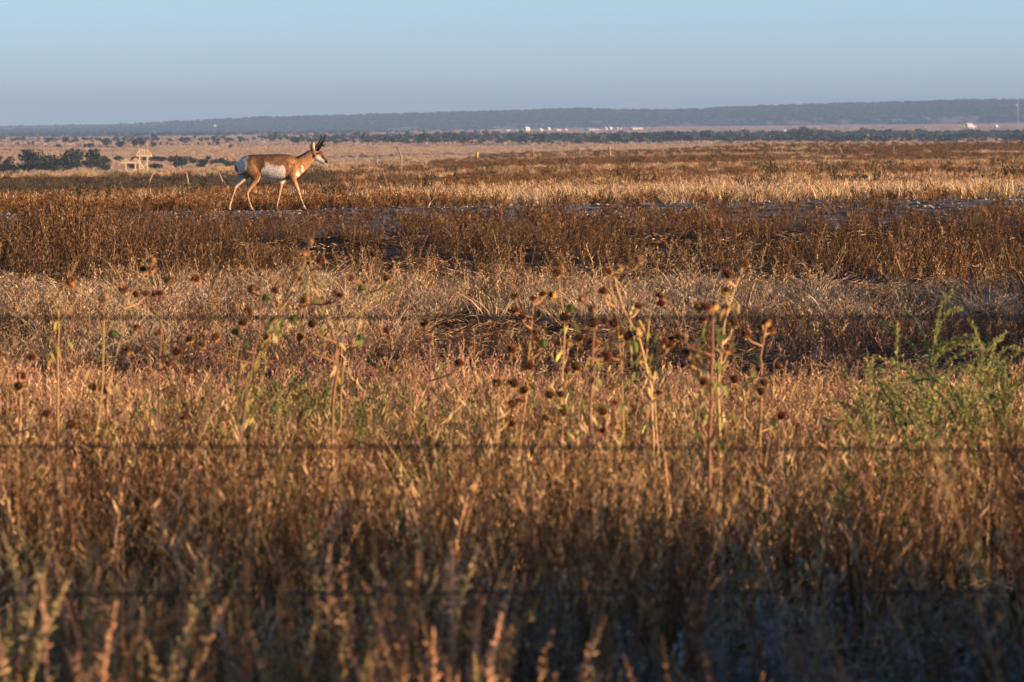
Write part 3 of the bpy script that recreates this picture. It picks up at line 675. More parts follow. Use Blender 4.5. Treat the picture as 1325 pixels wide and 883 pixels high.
    # pale dead stick lying near the fence
ranch()
def marker():
    px=617.5; d=solve_d(px,208,600,1100); sc=K/d; x=X(px,d); z=gz(x,d); h=11.5/sc
    t=empty('marker_post',(x,d,z)); tag(t,'short yellow marker post standing on the plain right of the fence','marker post')
    mb=MB(); mb.tube([(0,0,-.2),(0,0,h*.35)],[.06,.06],10,(1,1,1)); mb.build('stake',mp_,t,True)
    mb=MB(); mb.tube([(0,0,h*.3),(0,0,h*.9),(0,0,h*.97),(0,0,h)],[.13,.13,.11,.05],12); mb.build('yellow_sleeve',simple('yellow_paint',(.75,.50,.06),.6),t,True)
marker()
def stick():
    a=P(823.5,197.6,900); b=P(838,203,900); z=gz(a.x,900)
    mb=MB(); mb.tube([Vector((a.x,900,z+.35)),Vector(((a.x+b.x)/2,900.3,z+.25)),Vector((b.x,900.2,z+.02))],[.05,.06,.05],7)
    tag(mb.build('fallen_post',mp_,None,True),'fallen pale fence post lying in the grass right of the thick post','fence post')
stick()

# ------------------------------------------------------------------ near wire fence
def near_fence():
    t=empty('barbed_wire_fence',(0,20,gz(0,20))); tag(t,'three dark blurred barbed wires stretched across the foreground','fence')
    z0=gz(0,20)
    mw2=simple('dark_wire',(.03,.034,.045),.55,.3,40,metal=.5)
    rr=random.Random(5)
    for (yl,ym,yr) in ((411,411,411),(578,579,583),(769,768,766)):
        mb=MB(); d=20; n=140
        def zz(x): 
            u=662.5+K*x/d; return EYE-(np.interp(u,[-1500,0,662,1325,2800],[yl-2,yl,ym,yr,yr+2])-HORY)*d/K-z0
        for ph in (0,math.pi):
            pts=[Vector((x,.0022*math.cos(x*110+ph),zz(x)+.0022*math.sin(x*110+ph))) for x in np.linspace(-3.0,3.2,n*4)]
            mb.tube(pts,[.0018]*len(pts),4)
        x=-2.95
        while x<3.15:
            for s in (-1,1):
                an=rr.uniform(0,6.28)
                mb.bar(Vector((x+s*.006,0,zz(x)))-Vector((.002*s,math.cos(an)*.014,math.sin(an)*.014)),Vector((x+s*.006,0,zz(x)))+Vector((.002*s,math.cos(an)*.014,math.sin(an)*.014)),.0018)
            x+=.125
        mb.build('barbed_wire',mw2,t)
    for x in (-3.0,3.2):
        mb=MB(); b=gz(x,20)-z0; mb.tube([(x,.07,b-.3),(x+.01,.07,b+.6),(x,.07,b+1.3)],[.055,.05,.048],10); mb.build('post',mp_,t,True)
near_fence()

# ------------------------------------------------------------------ pronghorn
def ring_loft(rings,k=18):
    """rings: (x,z,half_along_normal,half_y,ycentre)"""
    vs=[];fs=[]
    cs=[Vector((r[0],r[4],r[1])) for r in rings]
    for i,r in enumerate(rings):
        t=(cs[min(i+1,len(cs)-1)]-cs[max(i-1,0)]).normalized(); nrm=Vector((-t.z,0,t.x)).normalized(); sd=Vector((0,1,0))
        for j in range(k):
            a=2*math.pi*j/k
            vs.append(cs[i]+nrm*math.cos(a)*r[2]+sd*math.sin(a)*r[3])
    for i in range(len(rings)-1):
        for j in range(k): fs.append((i*k+j,i*k+(j+1)%k,(i+1)*k+(j+1)%k,(i+1)*k+j))
    n=len(vs); vs.append(cs[0]); vs.append(cs[-1]); L_=len(rings)-1
    for j in range(k):
        fs.append((n,(j+1)%k,j)); fs.append((n+1,L_*k+j,L_*k+(j+1)%k))
    return vs,fs
def pronghorn():
    mb=MB()
    def add(r,k=18):
        v,f=ring_loft(r,k); mb.add(v,f,(1,1,1))
    prof=[(-.615,.785,.70,.055),(-.59,.82,.64,.09),(-.54,.85,.60,.12),(-.47,.872,.57,.14),(-.38,.885,.55,.148),(-.29,.89,.55,.145),(-.20,.89,.535,.15),(-.10,.892,.505,.16),(0,.893,.495,.168),(.1,.893,.487,.168),(.19,.882,.483,.155),(.26,.865,.495,.13),(.32,.84,.54,.10),(.355,.80,.60,.06)]
    add([(x,(a+b)/2,(a-b)/2,w,0) for x,a,b,w in prof],24)
    add([(.20,.68,.17,.10,0),(.30,.70,.155,.095,0),(.38,.745,.13,.08,0),(.45,.80,.108,.066,0),(.52,.86,.092,.058,0),(.575,.90,.085,.055,0)])
    add([(.535,.935,.05,.045,0),(.565,.925,.08,.06,0),(.605,.893,.095,.066,0),(.645,.858,.088,.06,0),(.685,.822,.064,.045,0),(.725,.787,.05,.036,0),(.757,.760,.043,.032,0),(.778,.742,.026,.022,0)])
    y=-.088
    add([(.22,.72,.10,.05,y),(.235,.64,.10,.058,y),(.235,.56,.078,.05,y),(.258,.49,.052,.04,y),(.292,.42,.036,.031,y),(.318,.355,.028,.026,y),(.337,.305,.028,.026,y),(.352,.26,.021,.02,y),(.378,.19,.0165,.016,y),(.412,.10,.017,.016,y),(.428,.065,.021,.018,y),(.445,.035,.018,.017,y),(.462,.012,.024,.020,y),(.468,.0,.026,.021,y)],14)
    y=.085
    add([(.18,.70,.09,.05,y),(.15,.60,.085,.05,y),(.095,.52,.06,.045,y),(.068,.46,.045,.037,y),(.053,.38,.031,.029,y),(.043,.31,.028,.026,y),(.036,.265,.021,.02,y),(.018,.18,.0165,.016,y),(-.004,.10,.017,.016,y),(-.012,.065,.021,.018,y),(-.008,.035,.018,.017,y),(.002,.012,.024,.02,y),(.006,0,.026,.021,y)],14)
    y=-.085
    add([(-.43,.80,.13,.06,y*.9),(-.41,.71,.155,.075,y),(-.37,.62,.13,.068,y),(-.325,.55,.088,.054,y),(-.335,.485,.058,.042,y),(-.385,.41,.039,.03,y),(-.432,.345,.030,.026,y),(-.458,.305,.030,.024,y),(-.458,.26,.021,.019,y),(-.440,.18,.017,.016,y),(-.415,.10,.018,.016,y),(-.402,.065,.022,.018,y),(-.385,.035,.018,.017,y),(-.368,.012,.024,.02,y),(-.362,0,.026,.021,y)],14)
    y=.085
    add([(-.44,.78,.12,.06,y*.9),(-.46,.68,.135,.07,y),(-.50,.59,.105,.06,y),(-.545,.515,.07,.048,y),(-.585,.46,.047,.036,y),(-.625,.415,.034,.028,y),(-.65,.38,.031,.025,y),(-.662,.335,.022,.02,y),(-.69,.25,.017,.016,y),(-.722,.145,.018,.016,y),(-.735,.105,.022,.018,y),(-.742,.065,.019,.017,y),(-.740,.025,.024,.02,y),(-.738,.005,.025,.02,y)],14)
    # tail
    add([(-.600,.76,.03,.03,0),(-.625,.71,.030,.028,0),(-.632,.66,.026,.022,0),(-.622,.61,.012,.012,0)],10)
    # ears: cupped leaves standing up, turned outwards
    for s,dx in ((-1,0),(1,-.02)):
        add([(.572+dx,.955,.018,.016,s*.045),(.566+dx,.985,.030,.017,s*.062),(.562+dx,1.02,.034,.014,s*.075),(.566+dx,1.06,.024,.011,s*.083),(.574+dx,1.092,.006,.006,s*.087)],12)
    me=bpy.data.meshes.new('raw'); me.from_pydata(mb.v,[],mb.f); ob=bpy.data.objects.new('raw',me); COL.objects.link(ob)
    m=ob.modifiers.new('r','REMESH'); m.mode='VOXEL'; m.voxel_size=.0085; m.use_smooth_shade=True
    m=ob.modifiers.new('s','SMOOTH'); m.factor=.5; m.iterations=3
    dg=bpy.context.evaluated_depsgraph_get(); ev=ob.evaluated_get(dg); body=bpy.data.meshes.new_from_object(ev)
    bpy.data.objects.remove(ob); body.name='body'
    n=len(body.vertices); co=np.empty(n*3,np.float32); body.vertices.foreach_get('co',co); co=co.reshape(-1,3).astype(float)
    x,yv,z=co[:,0],co[:,1],co[:,2]
    jx=x+(fbm(x*22+yv*9,z*22,90,4)-.5)*.11; jz=z+(fbm(x*22+40,z*22+yv*9,91,4)-.5)*.11
    tan=np.array([.38,.195,.09]); dk=np.array([.095,.055,.032]); wh=np.array([.80,.74,.66]); blk=np.array([.022,.016,.013]); lt=np.array([.50,.31,.16]); brn=np.array([.10,.05,.028])
    col=np.tile(tan,(n,1))
    def put(c,w): 
        nonlocal col
        col=col*(1-w[:,None])+c[None,:]*w[:,None]
    body_m=(x<.36)
    put(dk,sstep(.74,.90,jz)*body_m*.8); put(dk,sstep(.45,.62,fbm(x*11,z*15,95,4))*body_m*.5); put(dk,np.exp(-((x+.235+(.7-z)*.15)/.04)**2)*(z>.52)*(z<.86)*.8); put(dk,(x<-.28)*sstep(-.1,.12,(.70-z)-(x+.42)*.2)*(z>.52)*.35); put(dk,np.exp(-((x-.165-(.7-z)*.1)/.03)**2)*(z>.5)*(z<.82)*.45); put(lt,np.exp(-(((x+.38)/.08)**2+((z-.72)/.12)**2))*.35); put(np.array([.48,.27,.12]),sstep(.26,.34,x)*(z<.95)*.45); put(dk,sstep(-.02,.03,-.0+(.80-z)*0+(-.20-jx))*(jx>-.30)*(z>.55)*(z<.80)*.5)  # coat tones, plus muscle shading painted at flank crease, shoulder and haunch
    put(dk*1.2,sstep(.55,.8,jz)*(jx<-.2)*.5)
    put(lt,(1-sstep(.38,.50,jz)))
    put(wh,((1-sstep(.05,.30,jz))*.25))
    # flank and belly
    top=np.interp(jx,[-.26,-.21,-.13,-.05,0,.06,.11,.15,.18],[.52,.66,.725,.735,.715,.722,.70,.62,.50])
    leg=((yv<-.055)&(x>.14)&(z<.7))
    put(wh,(1-sstep(top-.03,top+.03,jz))*sstep(-.25,-.22,jx)*(1-sstep(.15,.18,jx))*(z>.43)*(1-leg))
    put(wh,((jz<.53)&(np.abs(yv)<.10)&(x>-.3)&(x<.3)&(z>.46)).astype(float)*.8*(1-leg))
    # rump
    put(wh,(1-sstep(-.475,-.435,jx+np.maximum(0,.70-z)*.62))*sstep(.555,.59,jz))
    put(brn,((x<-.605)&(z<.72)&(np.abs(yv)<.04)).astype(float)*.8)
    # inner faces of the legs
    put(wh,((yv>.03)&(z<.56)&(z>.36)&(x<-.3)).astype(float)*.5)
    # chest and throat bars
    s_=(x-.355)*.82-(z-.567)*.57            # distance out of the under-neck line
    under=sstep(-.075,-.035,s_)*(x>.25)*(x<.60)
    along=(x-.30)*.57+(z-.50)*.82
    along=along+(jx-x)*.6+s_*.9
    bars=sstep(.0,.03,along)*(1-sstep(.075,.105,along))+sstep(.14,.165,along)*(1-sstep(.19,.22,along))
    put(wh,np.clip(under*bars*.85,0,1))
    # mane
    back_l=np.interp(x,[.28,.337,.44,.53],[.865,.86,.925,1.03])
    put(brn,((x>.30)&(x<.57)).astype(float)*sstep(-.06,-.02,z-back_l))
    # head
    hd=(x>.555)&(z>.70)
    ax=(x-.60)*.757-(z-.895)*.65; ay=(x-.60)*.65+(z-.895)*.757
    put(lt,hd*.4)
    put(brn,(hd&(ay>.035)&(ax>.02)).astype(float))
    put(blk,(hd&(ay>.01)&(ax>.10)).astype(float)*.85)
    put(wh,(hd&(ay<.015)&(ay>-.09)&(ax>.035)&(ax<.17)).astype(float))
    put(blk,(hd&(ax>.185)).astype(float)); put(wh,(hd&(ax>.15)&(ay<-.005)).astype(float)*.9)
    put(blk,(hd&(ay<-.02)&(ax>-.045)&(ax<.022)).astype(float)*.9)
    ear=(z>.975)&(x<.62)
    put(lt,ear.astype(float)); put(wh,(ear&(x>.567)).astype(float)*.7); put(blk,(ear&(z>1.075)).astype(float)*.7)
    put(blk,(z<.028).astype(float))
    ca=body.color_attributes.new('Col','FLOAT_COLOR','POINT'); ca.data.foreach_set('color',np.concatenate([col,np.ones((n,1))],1).astype(np.float32).ravel())
    mat=simple('coat',(1,1,1),.9,.75,38,attr=True,dark=.55,bump=1.0); body.materials.clear(); body.materials.append(mat)
    t=empty('pronghorn',(X(358.3,133),133,gz(X(358.3,133),133)-.004)); tag(t,'tan and white pronghorn buck with black horns walking to the right on the berm','antelope')
    b=bpy.data.objects.new('body',body); COL.objects.link(b); b.parent=t
    hm=simple('horn',(.018,.014,.012),.5,.4,40)
    for s,off in ((-1,(0,0)),(1,(-.06,.0))):
        mb=MB(); ox,oz=off; y=s*.04
        mb.tube([(.635+ox,y,.945+oz),(.668+ox*.9,y*1.2,1.0+oz),(.705+ox*.8,y*1.5,1.06+oz),(.733+ox*.8,y*1.8,1.115+oz),(.752+ox*.9,y*1.7,1.155+oz),(.757+ox*1.2,y*1.3,1.185+oz),(.745+ox*1.3,y*1.0,1.20+oz)],[.024,.024,.021,.016,.011,.008,.003],10)
        mb.tube([(.69+ox*.8,y*1.4,1.025+oz),(.735+ox*.8,y*1.45,1.028+oz),(.768+ox*.8,y*1.5,1.048+oz)],[.018,.013,.004],8)
        mb.build('horn',hm,t,True)
    em=simple('eye_surface',(.01,.008,.007),.08)
    for s in (-1,1):
        mb=MB(); c=Vector((.638,s*.055,.898)); vs=[];fs=[]
        mb.tube([c+Vector((0,-.014,0)),c+Vector((0,-.009,0)),c,c+Vector((0,.009,0)),c+Vector((0,.014,0))],[.004,.013,.017,.013,.004],12); mb.build('eye',em,t,True)
pronghorn()

# ------------------------------------------------------------------ wild sunflowers
msf=plant_mat('sunflower_stalk',M1,.12,.01,.05); mhd=plant_mat('seed_head_skin',M1,.2,.02,.1); mlf=plant_mat('curled_leaf',M1,.2,.02,.35)
def headmesh(seed,kind=0):
    r=random.Random(seed); mb=MB(); k=12
    disc=(.065,.032,.02) if kind==0 else ((.13,.17,.05) if kind==1 else (.42,.26,.13))
    br=(.66,.37,.16) if kind==0 else ((.20,.24,.08) if kind==1 else (.55,.38,.2))
    # domed disc (faces +z), calyx below
    prof=[(.0165,-.004),(.0180,.003),(.0165,.011),(.012,.0165),(.005,.019)]
    vs=[];fs=[]
    for (rr,zz) in prof:
        for j in range(k): a=6.283*j/k; vs.append((rr*math.cos(a),rr*math.sin(a),zz))
    for i in range(len(prof)-1):
        for j in range(k): fs.append((i*k+j,i*k+(j+1)%k,(i+1)*k+(j+1)%k,(i+1)*k+j))
    fs.append(tuple((len(prof)-1)*k+j for j in range(k)))
    mb.add(vs,fs,disc)
    for _ in range(110):   # bristly chaff over the dome
        a=r.uniform(0,6.283); q=r.uniform(0,1.35); v=Vector((math.cos(a)*math.sin(q),math.sin(a)*math.sin(q),math.cos(q)))
        quad_leaf(mb,Vector((v.x*.016,v.y*.016,v.z*.015)),v,.008,.004,r,vary(disc,.3,r) if r.random()<.4 else vary(br,.3,r))
    vs=[(0,0,-.012)]+[(.0175*math.cos(6.283*j/k),.0175*math.sin(6.283*j/k),-.002) for j in range(k)]
    mb.add(vs,[(0,(j+1)%k+1,j+1) for j in range(k)],tuple(x*.8 for x in br))
    for row,(n,l,e) in enumerate(((14,.009,.1),(12,.009,-.5),(12,.008,.7))):
        for j in range(n):
            a=6.283*j/n+row*.3+r.uniform(-.15,.15); dv=Vector((math.cos(a),math.sin(a),e+r.uniform(-.4,.3)))
            p=Vector((math.cos(a)*.0165,math.sin(a)*.0165,-.002*row)); quad_leaf(mb,p,dv,l*r.uniform(.7,1.3),.007,r,vary(br,.25,r))
    return mb.mesh('seed_head',mhd)
heads=[headmesh(i,0) for i in range(5)]; gheads=[headmesh(20+i,1) for i in range(2)]; pheads=[headmesh(30+i,2) for i in range(2)]
def c6(l): return [(x/2.943,300+y/2.943) for x,y in l]
def c7(l): return [(440+x/2.943,300+y/2.943) for x,y in l]
def c8(l): return [(880+x/2.944,300+y/2.944) for x,y in l]
HD=c6([(578,150),(550,145),(268,197),(462,226),(507,245),(590,243),(612,238),(643,188),(740,185),(520,370),(598,390),(552,457),(640,500),(120,480),(350,597),(390,605),(78,592),(78,555),(700,718),(278,738),(183,695),(1157,85),(1225,110),(1137,185),(1275,235),(962,225),(1050,222),(948,302),(1158,260),(1195,350),(1152,403),(1022,403),(925,350),(717,537),(680,460),(728,415),(827,405),(490,457),(770,430),(545,243)])\
 +c7([(127,88),(38,182),(182,178),(5,243),(828,160),(1023,155),(662,250),(735,258),(775,243),(813,247),(922,258),(1000,225),(965,297),(855,325),(670,300),(692,325),(740,387),(960,350),(1013,348),(1043,350),(1063,385),(1098,397),(1137,383),(918,410),(968,428),(870,430),(743,415),(1020,470),(1012,482),(866,525),(898,518),(720,512),(1125,475),(1140,485),(1195,537),(1210,613),(1178,625),(1225,418),(1260,413),(1282,400),(1255,430),(1137,287),(1222,272),(1215,248),(337,420),(455,497),(603,570),(660,577),(705,605),(652,662),(680,655),(838,618),(803,620),(1043,653),(998,690),(1035,598),(787,718),(835,732),(850,695),(658,728),(635,730),(695,790),(1050,750),(1000,765),(655,445),(322,360),(172,378)])\
 +c8([(245,128),(177,165),(175,232),(75,290),(100,285),(92,340),(135,297),(180,300),(205,355),(250,387),(330,355),(345,380),(97,395),(58,458),(22,470),(107,462),(178,460),(48,515),(88,568),(203,563),(372,512),(305,608),(395,710),(318,570)])
GH=c6([(895,385),(435,390),(1010,255),(1110,340)])+c7([(880,297),(85,215),(75,410),(770,430)])
PH=c6([(400,255),(585,110),(1180,40),(1160,262)])+c7([(1065,140),(1140,115),(1080,130)])+c8([(320,395),(12,400),(110,600)])
# plant stems: (px,py) polylines from foot to tip; distance; label
PL=[([(300,640),(305,600),(318,520),(326,470),(335,430),(338,360)],40,'left stout wild sunflower stalk with a few curled leaves and dark seed heads'),
 ([(305,612),(318,500),(345,430),(365,395),(395,340)],41.5,'leaning purplish sunflower stalk crossing behind the stout left stalk'),
 ([(118,640),(124,560),(131,500),(133,450),(134,400),(138,385)],38,'sunflower stalk farther left with seed heads on both sides'),
 ([(138,520),(140,500),(160,420),(162,390),(190,352)],42,'slender sunflower stalk leaning right beneath a pair of high seed heads'),
 ([(205,560),(206,480),(208,430),(206,400),(198,372)],43,'thin sunflower stalk under the tight row of small dark heads on the left'),
 ([(430,520),(437,470),(430,430),(415,395),(402,350),(398,318)],42,'pale forked sunflower stalk leaning left, topped above the berm foot'),
 ([(440,520),(445,465),(462,425),(478,360),(483,330)],44,'thin sunflower stalk leaning right of the pale forked one'),
 ([(74,460),(75,430),(74,400),(72,385)],44,'short pale bare forked stalk at the far left field'),
 ([(552,560),(555,520),(557,480),(556,445)],42,'single short greenish sunflower stalk with one dark head in the left centre'),
 ([(638,680),(640,620),(643,560),(645,505),(655,470)],39,'straight orange sunflower stalk left of centre with small low heads'),
 ([(668,600),(680,520),(686,440),(690,395)],42,'sunflower stalk in the centre below the reddish cluster of heads'),
 ([(728,590),(727,500),(731,430),(728,400),(722,360)],40,'sunflower stalk in the centre carrying the blackest round head'),
 ([(761,690),(762,600),(764,520),(768,440),(768,400)],37,'bright yellowish straight sunflower stalk running low in the centre'),
 ([(812,690),(808,600),(805,490),(800,420),(787,355)],38.5,'tall sunflower stalk right of centre with crowded heads around it'),
 ([(845,560),(842,500),(828,440),(806,400),(798,370),(792,350)],41,'curving sunflower stalk right of centre bending left towards its top'),
 ([(853,620),(848,520),(836,470),(840,410),(852,385)],42,'sunflower stalk right of the curving one with small heads in a row'),
 ([(917,590),(920,520),(921,460),(922,410),(920,395)],36,'thick bright sunflower stalk with a dense crown of heads on the right'),
 ([(932,600),(930,500),(938,420),(948,385),(962,345)],38,'slender leaning sunflower stalk rising above the dense crown on the right'),
 ([(984,560),(986,500),(985,462),(992,420)],40,'rightmost dry sunflower stalk with a pair of pale brown heads'),
 ([(22,620),(24,560),(26,510),(24,470)],38,'dark spindly sunflower stalk at the left border of the picture')]
def branch_pts(a,b,r):
    m=a.lerp(b,.5); dz=b.z-a.z; hor=b-a; hor.z=0
    m=a+hor*.7+Vector((0,0,dz*.38)); m2=a+hor*.95+Vector((0,0,dz*.75))
    return [a,a.lerp(m,.5),m,m2,b]
def sunflowers():
    r=random.Random(3)
    stems=[]
    for poly,D,lab in PL: stems.append([Vector((p[0],p[1])) for p in poly])
    assign=[[] for _ in PL]
    for kind,lst in ((0,HD),(1,GH),(2,PH)):
        for hx,hy in lst:
            best=None
            for si,st in enumerate(stems):
                if si==7: continue
                for q in np.linspace(0,1,15):
                    f=q*(len(st)-1); i=min(int(f),len(st)-2); p=st[i].lerp(st[i+1],f-i)
                    dx=abs(hx-p.x); dy=p.y-hy
                    if dy<dx*.35+3: continue
                    c=dx*1.7+dy+len(assign[si])*2.5
                    if best is None or c<best[0]: best=(c,si,p.copy())
            if best and best[0]<190: assign[best[1]].append((hx,hy,kind,best[2]))
    for si,(poly,D,lab) in enumerate(PL):
        foot=P(poly[0][0],poly[0][1],D); x0=foot.x; g=gz(x0,D)
        t=empty('wild_sunflower' if si!=7 else 'bare_stalk',(x0,D,g)); tag(t,lab,'dry plant','dry wild sunflowers in the foreground field' if si!=7 else None)
        o0=Vector((x0,D,g))
        pts=[Vector((0,0,-.05))]; yy=0
        for i,(px,py) in enumerate(poly):
            yy+=r.uniform(-.03,.03); p=P(px,py,D)-o0; p.y=yy
            if p.z>.08: pts.append(p)
        k=len(pts); cs=vary((.58,.38,.18),.2,r) if si%4 else (.30,.17,.12)
        mb=MB(); th=.0085 if si in (0,5,12,16) else .0060
        fine=[]
        for i in range(k-1):
            for q in range(3): fine.append(pts[i].lerp(pts[i+1],q/3)+Vector((r.uniform(-.003,.003),r.uniform(-.003,.003),0)))
        fine.append(pts[-1])
        mb.tube(fine,[th*(1-.6*i/len(fine)) for i in range(len(fine))],6,cs)
        hp=[]
        for hx,hy,kind,p in assign[si]:
            b=P(hx,hy,D)-o0; b.y=r.uniform(-.22,.22); a=P(p.x,p.y,D)-o0; a.y=0
            # snap the branch foot onto the stem
            j=min(range(len(fine)),key=lambda q:(fine[q]-a).length); a=fine[j]
            bp=branch_pts(a,b,r); mb.tube(bp,[.0050,.0042,.0036,.0031,.0027],5,cs); hp.append((b,kind,(bp[-1]-bp[-2]).normalized()))
        if si==7 or len(hp)<2:
            for _ in range(4):
                a=fine[r.randrange(len(fine)//2,len(fine))]; b=a+Vector((r.uniform(-.12,.12),r.uniform(-.1,.1),r.uniform(.08,.2))); mb.tube([a,a.lerp(b,.5)+Vector((0,0,-.01)),b],[.004,.003,.002],5,cs)
        mb.build('stem',msf,t,True)
        for b,kind,tv in hp:
            me=r.choice((heads,gheads,pheads)[kind]); o=bpy.data.objects.new('seed_head',me); COL.objects.link(o); o.parent=t; o.location=b
            dv=(tv*.6+Vector((r.uniform(-.9,.9),r.uniform(-.9,.6),r.uniform(-.1,.8)))).normalized()
            o.rotation_euler=dv.to_track_quat('Z','Y').to_euler(); s=r.uniform(.85,1.25); o.scale=(s,s,s*1.2)
        # curled leaves
        mb=MB(); nl=60 if si in (0,1,5,12,13,14,16) else 20
        for _ in range(nl):
            a=fine[r.randrange(len(fine)//4,max(len(fine)//4+1,int(len(fine)*.8)))]+Vector((r.uniform(-.06,.06),r.uniform(-.08,.08),r.uniform(-.03,.03)))
            c=vary(r.choice([(.50,.46,.14),(.34,.40,.11),(.48,.33,.15),(.20,.24,.08),(.60,.48,.24)]),.2,r)
            dv=Vector((r.uniform(-1,1),r.uniform(-1,1),r.uniform(-1.4,.3))).normalized(); L_=r.uniform(.02,.045); sd=rside(r)
            p=[a+dv*L_*q+Vector((0,0,-.02*q*q)) for q in (0,.35,.7,1)]
            mb.ribbon(p,[.006,L_*.5,L_*.42,.004],sd,c)
        mb.build('foliage',mlf,t)
sunflowers()

# ------------------------------------------------------------------ tall green weeds at the right
def arc_weed(px,D,htop,arms,label,seed,spread=1.0,name='green_weed'):
    r=random.Random(seed); x0=X(px,D); g=gz(x0,D); t=empty(name,(x0,D,g)); tag(t,label,'weed','tall green weeds on the right')
    hh=EYE-(htop-HORY)*D/K-g
    st=MB(); lf=MB()
    def leafy(pts,dens,ll):
        for i in range(len(pts)-1):
            for _ in range(dens):
                p=pts[i].lerp(pts[i+1],r.random()); dv=(pts[i+1]-pts[i]).normalized()+Vector((r.uniform(-1,1),r.uniform(-1,1),r.uniform(-1,1)))*.9
                quad_leaf(lf,p,dv,ll*r.uniform(.6,1.3),ll*.28,r,vary(r.choice([(.40,.42,.15),(.29,.32,.12),(.48,.47,.20)]),.2,r))
    main=[Vector((.03*math.sin(i*.7),.02*math.cos(i),hh*.8*i/8)) for i in range(9)]
    st.tube(main,[.006-.0004*i for i in range(9)],6,(.34,.33,.13)); leafy(main[3:],14,.05)
    for (t0,dx,dy,up,curl) in arms:
        i=int(t0*8); a=main[min(i,8)]; pts=[]
        for q in range(9):
            f=q/8; pts.append(a+Vector((dx*f*spread*(.55+.45*f),dy*f,up*1.75*(f*1.6-curl*f*f*1.6))))
        st.tube(pts,[.004-.0003*q for q in range(9)],5,(.30,.32,.12)); leafy(pts,30,.026)
    st.build('stem',msf,t,True); lf.build('foliage',mlf,t)
ra=random.Random(8)
arc_weed(1212,48,398,[(1,.14,.05,.17,.55),(1,.09,.0,.20,.45),(.95,.22,-.05,.15,.6),(.9,-.12,.05,.18,.4),(.8,.28,.0,.17,.55),(1,.20,0,.02,.5),(.9,.26,.05,.12,.62),(.85,.31,-.1,.12,.55),(.8,.33,.1,.10,.7),(.7,.36,.1,.05,.6),(.75,-.24,.1,.20,.35),(.65,-.30,.0,.20,.5),(.6,-.36,.1,.16,.3),(.55,.34,.1,.24,.2),(.5,-.30,-.1,.20,.4),(.45,.25,.1,.20,.4),(.4,-.2,.1,.24,.3)],'tallest green weed on the right with arching curled tips',1,1.15)
for i,(px,D,ht,lab) in enumerate([(1130,46,505,'low green weed at the left of the tall arching weed'),(1168,47,500,'bushy green weed just left of the foot of the tall arching weed'),(1255,46,500,'bushy green weed just right of the foot of the tall arching weed'),(1284,49,440,'thin upright green weed with one tall stem right of the arching weed'),(1305,45,500,'green weed nearest the right border of the picture'),(1215,44,540,'broad low green weed in front of the tall arching weed'),(1140,42,560,'yellowish green weed low in front at the left of the green patch')]):
    arms=[(ra.uniform(.35,1),ra.uniform(-.32,.32),ra.uniform(-.2,.2),ra.uniform(.08,.26),ra.uniform(.2,.6)) for _ in range(11 if ht>450 else 6)]
    arc_weed(px,D,ht,arms,lab,20+i,.8)
# foreground single dry stalks
def dry_stalk(poly,D,th,label,seed,fat=.018,seeds=True):
    r=random.Random(seed); x0=X(poly[0][0],D); g=gz(x0,D); t=empty('dry_stalk',(x0,D,g)); tag(t,label,'dry plant','single dry stalks near the fence'); o0=Vector((x0,D,g))
    pts=[Vector((0,0,-.05))]+[P(px,py,D)-o0 for px,py in poly if (P(px,py,D)-o0).z>.05]
    c=vary((.46,.29,.15),.15,r); mb=MB(); mb.tube(pts,[th*(1-.5*i/len(pts)) for i in range(len(pts))],6,c)
    for _ in range(5):
        i=r.randrange(1,len(pts)); a=pts[i-1].lerp(pts[i],r.random()); b=a+Vector((r.uniform(-.06,.06),r.uniform(-.05,.05),r.uniform(.04,.10))); mb.tube([a,b],[th*.5,th*.3],5,c)
    mb.build('stem',msf,t,True)
    if seeds:
        lf=MB()
        for i in range(max(1,len(pts)//2),len(pts)):
            for _ in range(60):
                p=pts[i-1].lerp(pts[i],r.random()); quad_leaf(lf,p,Vector((r.uniform(-1,1),r.uniform(-1,1),r.uniform(0,1))),fat*r.uniform(.7,1.5),fat*.8,r,vary((.36,.25,.15),.2,r))
        lf.build('seed_spike',mlf,t)
dry_stalk([(895,880),(897,850),(901,810),(905,772)],22,.005,'tall rusty seed spike standing alone at the bottom right of centre',1,.028)
dry_stalk([(612,860),(615,820),(610,800),(622,772)],22,.004,'crooked brown seed spike at the bottom just left of centre',2,.022)
dry_stalk([(95,742),(88,700),(75,655)],31,.008,'pale forked dead stalk below the left sunflowers',3,seeds=False)
dry_stalk([(92,740),(88,700),(95,660),(103,640)],31.2,.006,'second pale fork of dead stalk leaning right at the lower left',4,seeds=False)
dry_stalk([(8,760),(10,690),(11,620),(10,583)],33,.007,'straight orange brown stalk at the left border',5,seeds=False)
dry_stalk([(500,860),(498,800),(495,765)],21.5,.004,'upright tan seed spike at the bottom left of centre',6,.024)
dry_stalk([(848,858),(846,820),(842,785)],23,.004,'slim tan seed spike left of the lone rusty spike',7,.018)
dry_stalk([(1180,700),(1278,700),(1280,640),(1282,600)][1:],35,.006,'bright orange stalk among the weeds near the right border',8,.016)

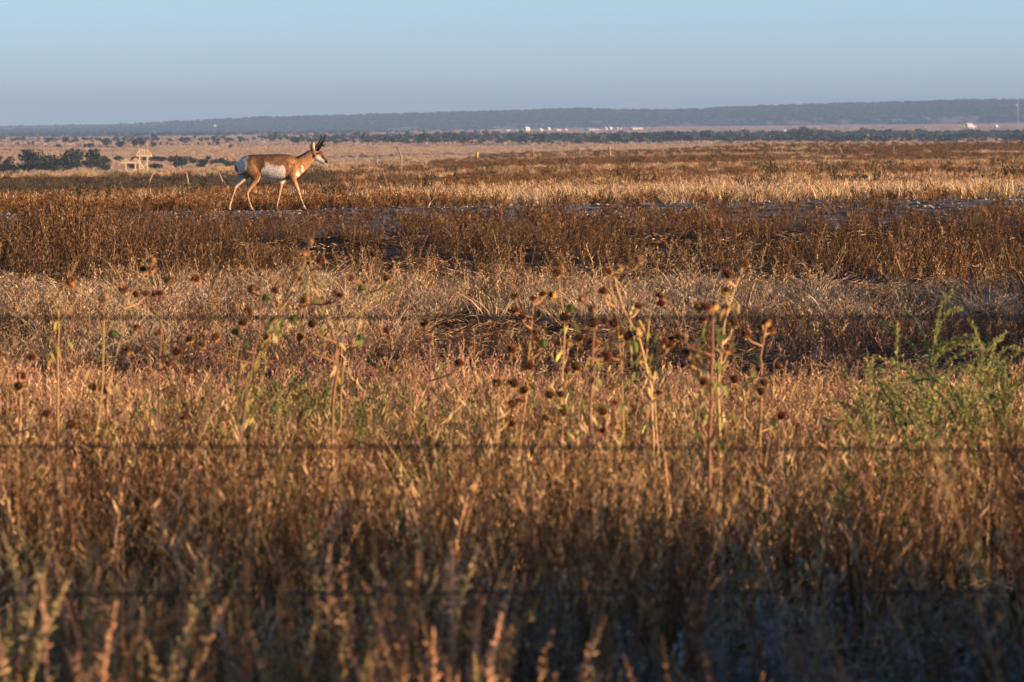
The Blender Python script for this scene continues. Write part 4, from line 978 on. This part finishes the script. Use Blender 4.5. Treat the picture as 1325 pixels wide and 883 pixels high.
# ------------------------------------------------------------------ haze
hb=MB(); z0=-45.; z1=75.; hb.box((0,0,(z0+z1)/2),(52000,52000,z1-z0))
m,nt,N,L=nmat('air'); out=N.new('ShaderNodeOutputMaterial'); pv=N.new('ShaderNodeVolumePrincipled')
HAZE=6.4e-5
pv.inputs['Color'].default_value=(.36,.60,1.0,1); pv.inputs['Density'].default_value=HAZE; pv.inputs['Anisotropy'].default_value=-.4
L.new(pv.outputs[0],out.inputs['Volume'])
tag(hb.build('haze',m),'thin blue evening haze over the far plain','haze',kind='stuff')

# ------------------------------------------------------------------ light
EL=R(5.8); AZ=R(70)     # to the right of straight behind the camera
sd=Vector((math.sin(AZ)*math.cos(EL),-math.cos(AZ)*math.cos(EL),math.sin(EL)))
sl=bpy.data.lights.new('sun','SUN'); sl.energy=5.0; sl.angle=R(.5); sl.color=(1,.61,.33)
so=bpy.data.objects.new('sun',sl); COL.objects.link(so); so.rotation_euler=sd.to_track_quat('Z','Y').to_euler()
w=bpy.data.worlds.new('World'); S.world=w; w.use_nodes=True; nt=w.node_tree; bg=nt.nodes['Background']
sk=nt.nodes.new('ShaderNodeTexSky'); sk.sky_type='NISHITA'; sk.sun_disc=False; sk.sun_elevation=EL
sk.sun_rotation=math.atan2(sd.x,sd.y); sk.altitude=1600; sk.air_density=.33; sk.dust_density=1.4; sk.ozone_density=.75
nt.links.new(sk.outputs[0],bg.inputs[0]); bg.inputs[1].default_value=.125

# ------------------------------------------------------------------ camera
cd=bpy.data.cameras.new('camera'); cd.lens=300; cd.sensor_width=36; cd.clip_start=.5; cd.clip_end=80000
cam=bpy.data.objects.new('camera',cd); COL.objects.link(cam); cam.location=(0,0,EYE)
cam.rotation_euler=(math.pi/2-math.atan((H/2-HORY)/K),0,0)
cd.dof.use_dof=True; cd.dof.focus_distance=120; cd.dof.aperture_fstop=17
S.camera=cam
S.render.engine='CYCLES'; cy=S.cycles; cy.use_denoising=True; cy.max_bounces=4; cy.diffuse_bounces=1; cy.glossy_bounces=1; cy.transmission_bounces=2; cy.volume_bounces=0; cy.transparent_max_bounces=4
cy.use_adaptive_sampling=True; cy.adaptive_threshold=.012
S.view_settings.view_transform='Standard'; S.view_settings.look='None'; S.view_settings.gamma=1; S.view_settings.use_curve_mapping=False
S.view_settings.exposure=0.87
